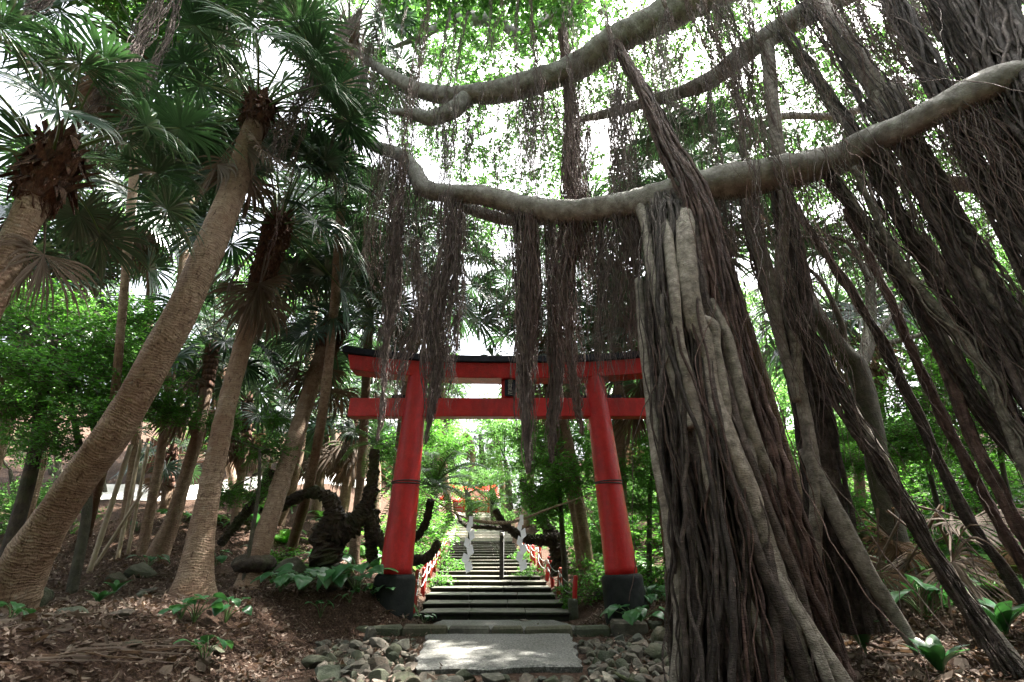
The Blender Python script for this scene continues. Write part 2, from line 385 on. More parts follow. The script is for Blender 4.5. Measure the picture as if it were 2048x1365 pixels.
# curb
x = -3.1; i = 0
while x < 2.35:
    L = .55 + .12 * math.sin(i * 2.3); big = x > 1.15
    g = MB(); box(g, (0, 0, 0), (L - .015, .16 if not big else .26, .20 if not big else .26), bev=.03)
    V = g.v[0]; V += .012 * np.stack([noise(V + x, 9, k) for k in range(3)], -1)
    o = g.build('curb_stone', M['mossy_rock'] if i % 4 else M['rock'], smooth=False)
    o.location = (x + L / 2, 7.2 - .02 * math.cos(i), gz(np.clip(x + L / 2, -1.2, 1.2), 7.2) + (.02 if not big else .05)); o.rotation_euler = (0, .02 * math.sin(i * 5), .03 * math.sin(i * 3))
    tag(o, 'long mossy curb stone in the row before the red gate' if not big else 'thick square curb stone at the right end of the row', 'curb stone', 'curb stones in a row before the gate' if not big else 'thick curb stones at the right end')
    x += L; i += 1
# cobbles
spots = []
def try_rock(px, py, s):
    y_c = -(py - 682.5) / F_PX; rt = (sin(PITCH) + y_c * cos(PITCH)) / (cos(PITCH) - y_c * sin(PITCH))
    Yv = -.93 / rt; p = at(px, py, Yv)
    for q in spots:
        if (q[0] - p[0]) ** 2 + (q[1] - p[1]) ** 2 < ((q[2] + s) * .40) ** 2: return
    spots.append((p[0], p[1], s))
for _ in range(4000):
    side = random.random(); s = .10 + .15 * random.random() ** 2
    if side < .45: px, py = random.uniform(620, 880), random.uniform(1276, 1372)
    elif side < .8: px, py = random.uniform(1120, 1365), random.uniform(1278, 1372)
    else: px, py = random.uniform(780, 1230), random.uniform(1348, 1378)
    lo = 842 - (py - 1270) * .25; hi = 1150 + (py - 1270) * .35
    if lo - 4 < px < hi + 4 and py < 1350: continue
    if px < 640 + (py - 1276) * .0: continue
    try_rock(px, py, s)
spots = spots[:285]
for k, (x, y, s) in enumerate(spots):
    me = ROCKS[k % 9] if k % 5 else MOSSY[k % 4]
    o = put('cobble', me, None, (x, y, gz(x, y) + s * .13), (random.uniform(-.5, .5), random.uniform(-.5, .5), random.uniform(0, 6)), (s * random.uniform(.95, 1.35), s * 1.05, s * random.uniform(.65, .9)))
    sd_ = 'left' if x < -.75 else ('right' if x > .8 else 'near')
    tag(o, {'left': 'angular grey brown cobble in the stone bed left of the concrete slab', 'right': 'angular pale grey cobble in the stone bed right of the concrete slab', 'near': 'angular grey cobble along the near edge of the concrete slab'}[sd_], 'stone',
        {'left': 'cobbles left of the slab', 'right': 'cobbles right of the slab', 'near': 'cobbles before the slab'}[sd_])
# single rocks that can be told apart: px,py,Y,size(px w),flat,label,mossy
for (px, py, Y_, wp, fl, lab, ms) in [
    (640, 1320, 5.3, 80, .35, 'large flat grey green stone at the left rim of the cobble bed', 1),
    (655, 1355, 4.7, 85, .35, 'flat mossy stone in the lower left corner of the cobble bed', 1),
    (738, 1272, 6.6, 34, 1.2, 'upright brownish block stone leaning on the curb', 0),
    (590, 1110, 8.3, 84, .75, 'big rounded mossy boulder behind the third leaning palm', 1),
    (672, 1105, 8.8, 60, .8, 'dark boulder under the cycad trunk right of the mossy boulder', 1),
    (290, 1115, 7.6, 66, .5, 'low mossy boulder left of the straight palm', 1),
    (245, 1122, 7.3, 44, .5, 'smaller mossy boulder beside the low boulder on the left', 1),
    (312, 1135, 7.0, 40, .4, 'flat bluish grey stone before the low mossy boulder', 0),
    (85, 1165, 5.3, 60, .8, 'angular mossy rock right of the big palm base', 1),
    (100, 1145, 5.8, 50, .7, 'grey green rock behind the big palm base', 1),
    (145, 1222, 4.5, 62, .4, 'flat brown green stone in the leaf litter on the left', 1),
    (250, 1212, 4.6, 56, .5, 'blue grey block stone among dry leaves at left', 0),
    (282, 1236, 4.2, 34, .5, 'small tilted stone before the blue grey block', 1),
    (245, 1188, 5.4, 20, .8, 'small pale cube stone in the litter', 0),
    (290, 1176, 5.8, 30, .8, 'yellowish brown stone near the straight palm base', 1),
    (450, 1226, 5.0, 44, .4, 'half buried green grey stone before the broad leaved seedlings', 1),
    (525, 1295, 3.9, 24, .6, 'single pale stone on the bare dark soil', 0),
    (698, 1222, 7.5, 46, .7, 'grey stone left of the black foot of the left pillar', 1),
    (668, 1240, 7.3, 36, .6, 'low stone left of the curb end', 0),
    (1050, 1228, 8.7, 34, .5, 'largest stone heaped at the foot of the stairs', 0),
    (1075, 1236, 8.6, 24, .5, 'middle stone heaped at the foot of the stairs', 0),
    (1095, 1243, 8.3, 22, .5, 'right hand stone heaped at the foot of the stairs', 0),
    (1030, 1225, 8.8, 26, .5, 'dark stone at the left of the heap by the stairs', 1),
    (1195, 1175, 9.6, 34, .8, 'pale angular rock on the leafy bank right of the stairs', 0),
    (1330, 1290, 6.3, 60, .9, 'tall rounded grey boulder beside the big root bundle', 1),
    (1310, 1315, 5.6, 60, .7, 'rounded grey boulder lowest beside the root bundle', 1),
    (834, 1190, 9.0, 18, .9, 'small mossy stone at the left end of the lowest step', 1)]:
    p = at(px, py, Y_); s = wpx(wp, py, Y_); z = gz(p[0], p[1])
    o = put('boulder' if wp > 55 else 'rock', random.choice(MOSSY if ms else ROCKS), None, (p[0], p[1], z + s * fl * .28), (.1, .1, px * .7), (s * 1.05, s * .95, s * fl))
    tag(o, lab, 'boulder' if wp > 55 else 'rock')

# ---------------------------------------------------------------- stairs
st = empty('stone_stairs', (0, 9.06, 0), 'long flight of worn mossy stone steps climbing to the shrine', 'stairs')
nst = 18; tread = 12.9 / nst; rise = 1.52 / nst; HW = 1.30
for k in range(nst):
    g = MB(); y0 = 9.06 + k * tread; z0 = .02 + k * rise
    jit = [.02 * math.sin(k * 3.1 + j) for j in range(4)]; xs = np.array([-HW - .02 * (k % 3), -.45 + jit[0] * 6, .4 + jit[1] * 8, HW + .02 * ((k + 1) % 3)])
    for j in range(3):
        cxs, wds, dz_ = (xs[j] + xs[j + 1]) / 2, xs[j + 1] - xs[j] - .008, jit[j + 1] * .2
        box(g, (cxs, tread / 2 + .05 + jit[j] * .6, -.016 + dz_), (wds, tread + .14, .036), 0, bev=.012)
        box(g, (cxs, tread / 2 + .085 + jit[j] * .6, -.085 + dz_), (wds - .01, tread + .11, .100), 0, bev=.008)
    V = g.v
    for q in range(len(V)): V[q] += .007 * np.stack([noise(V[q] * 5 + k, 1, c) for c in range(3)], -1)
    V = np.concatenate(g.v); 
    # vertical fronts take a darker copy of the stone, riser shade painted into the colour
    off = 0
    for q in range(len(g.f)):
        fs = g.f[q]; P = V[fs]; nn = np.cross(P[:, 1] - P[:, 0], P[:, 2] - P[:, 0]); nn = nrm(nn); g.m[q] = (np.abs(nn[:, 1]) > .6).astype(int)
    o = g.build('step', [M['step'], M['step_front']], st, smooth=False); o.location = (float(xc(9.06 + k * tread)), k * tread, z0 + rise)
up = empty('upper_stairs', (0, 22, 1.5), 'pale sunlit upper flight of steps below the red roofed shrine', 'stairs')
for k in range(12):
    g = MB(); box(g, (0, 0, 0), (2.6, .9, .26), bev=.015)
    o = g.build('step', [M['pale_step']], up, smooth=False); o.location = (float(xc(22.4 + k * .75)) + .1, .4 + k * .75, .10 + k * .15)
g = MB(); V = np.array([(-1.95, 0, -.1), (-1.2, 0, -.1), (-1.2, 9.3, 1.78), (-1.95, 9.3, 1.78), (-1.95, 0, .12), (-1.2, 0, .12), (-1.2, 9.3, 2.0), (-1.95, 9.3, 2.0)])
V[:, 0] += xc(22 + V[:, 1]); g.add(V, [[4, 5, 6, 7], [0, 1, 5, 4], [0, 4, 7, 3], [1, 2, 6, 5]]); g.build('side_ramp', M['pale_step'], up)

# posts with white cords beside the stairs
def post_row(pts, labf, group):
    out = []
    for k, (x, y, h, lean, m) in enumerate(pts):
        g = MB(); z = gz(x, y)
        P = np.array([(0, 0, -.1), (lean * .3, 0, h * .3), (lean * .7, 0, h * .7), (lean, 0, h * .97), (lean, 0, h), (lean, 0, h + .012)]); r = np.array([.045, .045, .043, .043, .036, .012])
        tubes(g, P, r, 10); o = g.build('rope_post', M[m]); o.location = (x, y, z); tag(o, labf(k), 'post', group)
        out.append(np.array((x + lean, y, z + h)))
    return out
Lp = []; Rp = []
for k in range(14):
    y = 9.15 + k * .8 + .1 * math.sin(k * 4); Lp.append((float(xc(y)) - 1.42 - .05 * (k % 2), y, .56 + .05 * math.sin(k * 2), .04 * math.sin(k * 3), ('red', 'faded_red', 'red')[k % 3]))
for k in range(13):
    y = 9.35 + k * .8 + .12 * math.sin(k * 3); Rp.append((float(xc(y)) + 1.42 + .04 * (k % 2), y, .56 + .06 * math.sin(k * 2.2 + 1), .07 * math.sin(k * 3 + 2), ('red', 'red', 'faded_red')[k % 3]))
ordn = ['nearest', 'second nearest', 'third', 'fourth', 'fifth', 'sixth', 'seventh', 'eighth', 'ninth', 'tenth', 'eleventh', 'twelfth', 'thirteenth', 'farthest']
la = post_row(Lp, lambda k: f'{"faded" if k%3==1 else "red"} wooden rope post, {ordn[k]} on the left side of the stairs', 'red posts along the left of the stairs')
ra = post_row(Rp, lambda k: f'{"faded" if k%3==2 else "red"} wooden rope post, {ordn[k]} on the right side of the stairs', 'red posts along the right of the stairs')
for pts, lab in ((la, 'white cord slung between the red posts left of the stairs'), (ra, 'white cord slung between the red posts right of the stairs')):
    g = MB()
    for a, b in zip(pts[:-1], pts[1:]):
        for dz in (.05, .22):
            t = np.linspace(0, 1, 10)[:, None]; P = a * (1 - t) + b * t - np.array([0, 0, 1]) * (dz + .10 * 4 * t * (1 - t)) + np.array([.04 * (1 if a[0] < 0 else -1), -.02, 0])
            tubes(g, P, np.full(10, .010), 5)
    tag(g.build('slung_cord', M['cord']), lab, 'cord')
g = MB(); tubes(g, np.array([(0, 0, -.1), (0, 0, .1), (0, 0, .28), (0, 0, .3)]), np.array([.09, .085, .085, .07]), 12)
o = g.build('stump_post', M['mossy_rock']); o.location = (1.06, 9.12, gz(1.06, 9.12)); tag(o, 'short mossy stone stump at the right end of the lowest step', 'post')
for px, y1, y0, Yp, lab in ((1003, 1062, 1168, 12.6, 'tall black handrail post standing in the middle of the steps'), (938, 1056, 1100, 17, 'farther black handrail post behind the left paper streamer')):
    p = at(px, y0, Yp); z = .02 + (Yp - 9.06) * .118 + .05; top = at(px, y1, Yp)[2]
    g = MB(); box(g, (0, 0, (top - z) / 2), (.11, .09, top - z), bev=.01); o = g.build('handrail_post', M['black_post']); o.location = (p[0], Yp, z); tag(o, lab, 'post')
    g = MB()
    for q in range(3): 
        th = np.linspace(0, 2 * pi, 14); tubes(g, np.stack([.065 * np.cos(th), .055 * np.sin(th), top - z - .05 - q * .025 + 0 * th], -1), np.full(14, .009), 5)
    tubes(g, np.array([(.03, -.06, top - z - .05), (.05, -.07, top - z - .16), (.02, -.06, top - z - .26)]), np.full(3, .008), 5)
    g.build('knotted_cord', M['cord'], o)

# ---------------------------------------------------------------- torii gate
TY = 7.7; ZG = .25
pl, pr = at(783, 1225, TY), at(1252, 1215, TY); tl, tr_ = at(838, 742, TY), at(1187, 752, TY)
gate = empty('torii_gate', (0, TY, ZG), 'red wooden shrine gate with black roof beam and black pillar feet', 'gate')
def loc(p): return np.array(p) - np.array([0, TY, ZG])
zN = at(1000, 795, TY)[2], at(1000, 832, TY)[2]; zK = at(1000, 724, TY)[2], at(1000, 748, TY)[2]
for nm, a, b in (('l', pl, tl), ('r', pr, tr_)):
    a = loc(a); b = loc(b); d = b - a; zc_ = loc(at(783, 1148, TY))[2]
    def pt(z): return a + d * ((z - a[2]) / d[2])
    g = MB(); zs = np.linspace(zc_ - .02, b[2] + .12, 30); P = np.array([pt(z) for z in zs]); tubes(g, P, np.linspace(.243, .175, 30), 32); g.build('pillar', M['red'], gate)
    g = MB(); zs = np.array([-.35, 0, zc_ - .07, zc_ - .03, zc_, zc_ + .004]); P = np.array([pt(z) for z in zs]); rad = np.array([.33, .315, .305, .295, .262, .2]); P[0, 2] = -.35
    nn_ = 24; tubes(g, resample(P, nn_)[:, :3] if False else P, rad, 32); g.build('pillar_foot', M['black_base'], gate, smooth=True)
    g = MB(); zr = loc(at(815, 968, TY))[2]; th = np.linspace(0, 2 * pi, 40); c = pt(zr)
    for q in range(2): tubes(g, np.stack([c[0] + .225 * np.cos(th), c[1] + .225 * np.sin(th), c[2] + .012 * np.sin(th + q * 2) + q * .022], -1), np.full(40, .010), 6)
    g.build('wire_ring', M['wire'], gate)
# kasagi: curved beam, red lower part and black cap
def beam(xs, zf, y0, y1, zlo, zhi, mat, name, flare=0, lean=0):
    V = []; 
    for x in xs:
        z = zf(x); V += [(x, y0, zlo + z), (x, y1, zlo + z), (x + lean * np.sign(x) * (abs(x) == abs(xs[0]) or abs(x) == abs(xs[-1])), y1 + flare, zhi + z), (x + lean * np.sign(x) * (abs(x) == abs(xs[0]) or abs(x) == abs(xs[-1])), y0 - flare, zhi + z)]
    f = []
    for i in range(len(xs) - 1):
        for k in range(4): a = i * 4 + k; b = i * 4 + (k + 1) % 4; f.append([a, b, b + 4, a + 4])
    f += [[3, 2, 1, 0], [len(V) - 4, len(V) - 3, len(V) - 2, len(V) - 1]]
    g = MB(); g.add(V, f); o = g.build(name, mat, gate, smooth=False)
    bv = o.modifiers.new('bevel', 'BEVEL'); bv.width = .012; bv.segments = 2; return o
xL = at(706, 745, TY)[0]; xR = at(1338, 745, TY)[0]
xs = np.linspace(xL, -xL, 25); zf = lambda x: .17 * (abs(x) / abs(xL)) ** 2.6
z0 = loc((0, TY, at(1000, 762, TY)[2]))[2]; z1 = loc((0, TY, at(1000, 724, TY - .25)[2]))[2]
beam(xs, zf, -.17, .17, z0 - .01, z1, M['red'], 'kasagi_beam', .035, .07)
xs2 = np.linspace(xL - .17, -xL + .17, 27); beam(xs2, lambda x: .17 * (abs(x) / abs(xL)) ** 2.6, -.25, .25, z1 + .002, z1 + .13, M['black_roof'], 'roof_cap', -.02)
# ridge of the cap
xs3 = xs2; V = []
for x in xs3: z = .17 * (abs(x) / abs(xL)) ** 2.6 + z1 + .132; V += [(x, -.225, z), (x, .225, z), (x, 0, z + .05)]
f = []
for i in range(len(xs3) - 1):
    for k in range(3): a = i * 3 + k; b = i * 3 + (k + 1) % 3; f.append([a, b, b + 3, a + 3])
g = MB(); g.add(V, f); g.f.append(np.array([[2, 1, 0], [len(V) - 3, len(V) - 2, len(V) - 1]])); g.m.append(np.zeros(2, int)); g.build('roof_ridge', M['black_roof'], gate, smooth=False)
nz0 = at(1000, 833, TY - .1)[2] - ZG; nz1 = at(1000, 796, TY - .1)[2] - ZG
nx = at(702, 810, TY)[0]
g = MB(); box(g, (0, 0, (nz0 + nz1) / 2), (2 * abs(nx), .20, nz1 - nz0), bev=.012); g.build('tie_beam', M['red'], gate, smooth=False)
g = MB(); cx_ = at(1018, 780, TY)[0]; box(g, (cx_, 0, (nz1 + z0) / 2), (.27, .16, z0 - nz1 + .004), bev=.006); g.build('centre_strut', M['red'], gate, smooth=False)
for a, wd in ((at(800, 790, TY)[0], .26), (at(870, 790, TY)[0], .22), (at(1158, 790, TY)[0], .22), (at(1226, 790, TY)[0], .26)):
    g = MB(); box(g, (a, 0, nz1 + .035), (wd, .15, .066), bev=.01); g.build('wedge', M['black_roof'], gate, smooth=False)
g = MB(); box(g, (cx_ + .02, -.115, (nz1 + z0) / 2), (.19, .03, z0 - nz1 - .05), bev=.004)
pq = g.build('name_plaque', M['plaque'], gate, smooth=False); tag(pq, 'black name plaque with four pale characters')
for k, ch in enumerate('御崎神社'):
    cu = bpy.data.curves.new('character', 'FONT'); cu.body = ch; cu.size = .078; cu.align_x = 'CENTER'; cu.align_y = 'CENTER'; cu.extrude = .003
    to = bpy.data.objects.new('tmp', cu); COL.objects.link(to); dg = bpy.context.evaluated_depsgraph_get(); dg.update()
    me = bpy.data.meshes.new_from_object(to.evaluated_get(dg)); bpy.data.objects.remove(to); me.materials.clear(); me.materials.append(M['letter'])
    H = z0 - nz1 - .05
    o = put('character', me, pq, (cx_ + .02, -.134, (nz1 + z0) / 2 + H * (.37 - .24 * k)), (R(90), 0, 0))

# sacred rope with two paper streamers
a = at(835, 975, TY - .1); b = at(1200, 982, TY - .1)
K = resample([np.append(a, .006), np.append(at(880, 1008, TY - .1), .010), np.append(at(930, 1036, TY - .1), .014), np.append(at(985, 1046, TY - .1), .026), np.append(at(1035, 1042, TY - .1), .019), np.append(at(1090, 1021, TY - .1), .015), np.append(at(1150, 1000, TY - .1), .010), np.append(b, .006)], 200)
g = MB(); s = np.linspace(0, 1, 200) * 150
for q in range(3):
    P = K[:, :3] + K[:, 3:4] * .62 * np.stack([0 * s, np.cos(s + q * 2.09), np.sin(s + q * 2.09)], -1); tubes(g, P, K[:, 3] * .62, 7)
rope = g.build('sacred_rope', M['straw']); tag(rope, 'twisted straw rope hanging between the two gate pillars', 'rope')
for px, side in ((942, 'left'), (1043, 'right')):
    top = at(px, 1034 + (3 if side == 'left' else 0), TY - .13); g = MB(); V = []; f = []
    wv = .075; x = 0; z = .03; n_ = 0
    V += [(-.03, 0, .03), (.03, 0, .03), (.03, 0, -.12), (-.03, 0, -.12)]; f.append([0, 1, 2, 3]); z = -.10
    for k in range(6):
        sg = 1 if k % 2 else -1; c_ = .028 * sg - (k * .008 if side == 'left' else 0); w_ = .042 + .005 * k; i0 = len(V); yy = -.006 * k
        V += [(c_ - w_ * sg, yy, z), (c_ + w_ * .5 * sg, yy + .02, z + .05), (c_ + w_ * sg, yy, z - .065), (c_ - w_ * .5 * sg, yy - .02, z - .125)]
        f.append([i0, i0 + 1, i0 + 2, i0 + 3]); z -= .108
    g.add(V, f); o = g.build('paper_streamer', M['paper'], smooth=False); o.location = tuple(top); o.rotation_euler = (0, 0, .15 if side == 'left' else -.3)
    md = o.modifiers.new('thick', 'SOLIDIFY'); md.thickness = .0015
    tag(o, f'white zigzag paper streamer, the {side} one on the straw rope', 'paper streamer')
# thin cord from the rope down to the right
g = MB(); P = resample([at(1160, 995, TY - .1), at(1185, 1040, TY), at(1215, 1090, TY + .1)], 12); tubes(g, P, np.full(12, .008), 6)
tag(g.build('hanging_stick', M['bamboo']), 'thin pale stick hanging from the rope beside the right pillar', 'stick')

# ---------------------------------------------------------------- shrine
sh = empty('shrine_hall', (0, 32, 3.3), 'small shrine hall with bright red roof at the top of the stairs', 'shrine')
c0 = at(940, 1035, 32); zg = c0[2] - 3.3
g = MB(); box(g, (c0[0], 1.6, zg + .8), (3.0, 2.4, 1.9)); g.build('wall', M['plaster_and_lit_path'], sh, smooth=False)
zr = at(945, 1000, 31)[2] - 3.3; zt = at(945, 966, 31)[2] - 3.3
V = []; nx_ = 13
for i in range(nx_):
    u = -1 + 2 * i / (nx_ - 1); cv = .16 * abs(u) ** 3
    V += [(c0[0] + 2.0 * u, -.5, zr + cv), (c0[0] + 1.9 * u, .5, zr + .32 + cv), (c0[0] + 1.7 * u, 1.6, zt + .1 + cv), (c0[0] + 1.9 * u, 3.2, zr + .2 + cv)]
f = []
for i in range(nx_ - 1):
    for k in range(3): a_ = i * 4 + k; f.append([a_, a_ + 4, a_ + 5, a_ + 1])
g = MB(); g.add(V, f); ro = g.build('roof', M['red'], sh); md = ro.modifiers.new('thick', 'SOLIDIFY'); md.thickness = .12
for xx in (-1.2, -.4, .4, 1.2):
    g = MB(); tubes(g, np.array([(c0[0] + xx, -.1, zg - .1), (c0[0] + xx, -.1, zr + .1)]), np.array([.07, .07]), 10); g.build('column', M['red'], sh)
g = MB()
for zz in (.35, .6): box(g, (c0[0], -.12, zg + zz), (2.5, .05, .06))
g.build('railing', M['red'], sh, smooth=False)
g = MB(); box(g, (c0[0], .37, zg + .7), (.9, .05, 1.1)); g.build('door', M['black_post'], sh, smooth=False)

# rail fence on the left hill, along the sunlit upper path
fx = [at(270, 955, 15.5), at(345, 960, 16.0), at(560, 990, 19), at(780, 1010, 23)]
Pf = resample([(p[0], p[1], 0) for p in fx], 22)
fe = empty('rail_fence', (Pf[0][0], Pf[0][1], gz(Pf[0][0], Pf[0][1])), 'reddish brown rail fence along the sunlit path on the left hill', 'fence'); e0 = np.array(fe.location)
tops = []
for p in Pf:
    z = gz(p[0], p[1]); g = MB(); tubes(g, np.array([(p[0], p[1], z - .1), (p[0], p[1], z + 1.15)]) - e0, np.array([.045, .045]), 8); g.build('fence_post', M['rust'], fe); tops.append((p[0], p[1], z))
tops = np.array(tops)
for h in (.3, .62, .95): g = MB(); tubes(g, tops - e0 + [0, 0, h], np.full(len(tops), .032), 6); g.build('rail', M['rust'], fe)
def pathx(b): return 0 * b
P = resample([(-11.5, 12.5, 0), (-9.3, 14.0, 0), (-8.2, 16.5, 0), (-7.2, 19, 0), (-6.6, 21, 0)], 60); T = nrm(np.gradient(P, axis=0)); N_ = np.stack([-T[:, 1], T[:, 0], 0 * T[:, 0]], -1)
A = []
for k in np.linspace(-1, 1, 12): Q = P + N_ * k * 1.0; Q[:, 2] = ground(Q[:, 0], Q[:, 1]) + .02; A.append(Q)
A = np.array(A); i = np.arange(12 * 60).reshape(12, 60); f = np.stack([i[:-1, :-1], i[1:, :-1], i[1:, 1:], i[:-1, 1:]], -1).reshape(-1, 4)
g = MB(); g.add(A, f); tag(g.build('path', M['plaster_and_lit_path']), kind='structure')  # near-white surface: strong sunlight on the path put into its colour

# ================================================================ PALMS
def fan_frond(e, seed, dead=False, Lp=1.2, Rb=.82, nseg=44):
    r = np.random.default_rng(seed); mb = MB()
    t = np.linspace(0, 1, 14); sag = (.5 if not dead else .25) * (1 if e > 0 else .4)
    ang = e - sag * t ** 1.5; step = Lp / 13; P = np.zeros((14, 3))
    for i in range(1, 14): P[i] = P[i - 1] + step * np.array([cos(ang[i]), .06 * r.normal() * .3, sin(ang[i])])
    tubes(mb, P, np.linspace(.020, .008, 14), 6, 0, cap=False)
    tip = P[-1]; ae = ang[-1] - (.45 if not dead else .1); a = np.array([cos(ae), 0, sin(ae)]); s_ = np.array([0, 1., 0]); nn = np.cross(a, s_); nn = nn if nn[2] > 0 else -nn
    span = 2.75 if not dead else 1.7; rows = 8
    ph = np.linspace(-span, span, nseg) + r.normal(size=nseg) * .015; sp = 2 * span / nseg
    for p in ph:
        if r.random() < (.03 if not dead else .12): continue
        d = nrm(cos(p) * a + sin(p) * s_ + nn * (.28 * abs(sin(p)) ** 1.0 + .05 * r.normal())); L = Rb * (1 - .22 * abs(p) / pi) * r.uniform(.85, 1.12)
        side = nrm(np.cross(nn, d)); x = tip.copy(); V = []; gcoef = r.uniform(1.6, 4.2) * (1 if not dead else 1.8); cur = d.copy()
        tw = r.normal() * .25; bend = r.normal() * .3
        for k in range(rows):
            u = k / (rows - 1); rr_ = L * u
            if k: 
                cur = nrm(d + np.array([0, 0, -1.]) * gcoef * max(0, u - .42) ** 1.6 + side * bend * max(0, u - .5)); x = x + cur * L / (rows - 1)
            fw = sp * min(rr_, .50 * L) * .5 * 1.06
            wd = fw if u < .5 else fw * (1 - ((u - .5) / .5) ** 1.5) * .9
            wd = max(wd, .0012)
            up_ = nrm(np.cross(cur, side)); up_ = up_ if up_ @ nn > 0 else -up_
            sd2 = nrm(side + up_ * tw * max(0, u - .4) * 2)
            V += [x - sd2 * wd, x + up_ * wd * .55, x + sd2 * wd]
        f = []
        for k in range(rows - 1):
            b_ = k * 3; f += [[b_, b_ + 1, b_ + 4, b_ + 3], [b_ + 1, b_ + 2, b_ + 5, b_ + 4]]
        mb.add(V, f, 1)
    return mb
FR = {}
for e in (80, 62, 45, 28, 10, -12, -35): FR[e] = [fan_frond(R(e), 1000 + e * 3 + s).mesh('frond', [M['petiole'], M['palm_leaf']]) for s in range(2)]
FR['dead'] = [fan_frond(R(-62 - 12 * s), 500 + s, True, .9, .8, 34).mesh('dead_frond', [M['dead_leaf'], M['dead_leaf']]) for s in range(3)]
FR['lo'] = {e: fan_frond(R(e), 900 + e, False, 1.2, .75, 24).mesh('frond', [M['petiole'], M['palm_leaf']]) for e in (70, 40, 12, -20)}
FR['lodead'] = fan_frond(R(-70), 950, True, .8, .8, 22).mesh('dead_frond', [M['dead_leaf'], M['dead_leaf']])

def fibre_mass(mb, c, r0, h, n_=60, seed=0, fl=1.):
    """ragged leaf bases and fibre round the top of a palm trunk; c = top point"""
    r = np.random.default_rng(seed)
    for k in range(n_):
        a = r.uniform(0, 2 * pi); z = c[2] - h * r.random() ** .8; L = r.uniform(.10, .28); rr_ = r0 * (.8 + .15 * r.random())
        o = np.array([cos(a), sin(a), 0]); p0 = np.array([c[0], c[1], z]) + o * rr_; lift = r.uniform(.05, .65) * fl
        p1 = p0 + o * L * .35 * lift + np.array([0, 0, L * .5]); p2 = p1 + o * L * .5 * lift + np.array([0, 0, L * (.35 if r.random() < .5 else -.55)])
        sd = np.array([-sin(a), cos(a), 0]); w_ = r.uniform(.02, .06)
        V = []
        for p, q in ((p0, 1.2), (p1, .9), (p2, .12)): V += [p - sd * w_ * q, p + o * .012, p + sd * w_ * q]
        mb.add(V, [[0, 1, 4, 3], [1, 2, 5, 4], [3, 4, 7, 6], [4, 5, 8, 7]])
    S = n_ ; th = r.uniform(0, 2 * pi, S); P = np.zeros((S, 6, 3)); zz = c[2] - h * r.random(S)
    for k in range(6):
        rad = r0 * (1.02 + .06 * k * r.random(S)); P[:, k, 0] = c[0] + rad * np.cos(th + k * .16); P[:, k, 1] = c[1] + rad * np.sin(th + k * .16); P[:, k, 2] = zz - .035 * k * r.random(S)
    tubes(mb, P, np.full((S, 6), .006), 4)
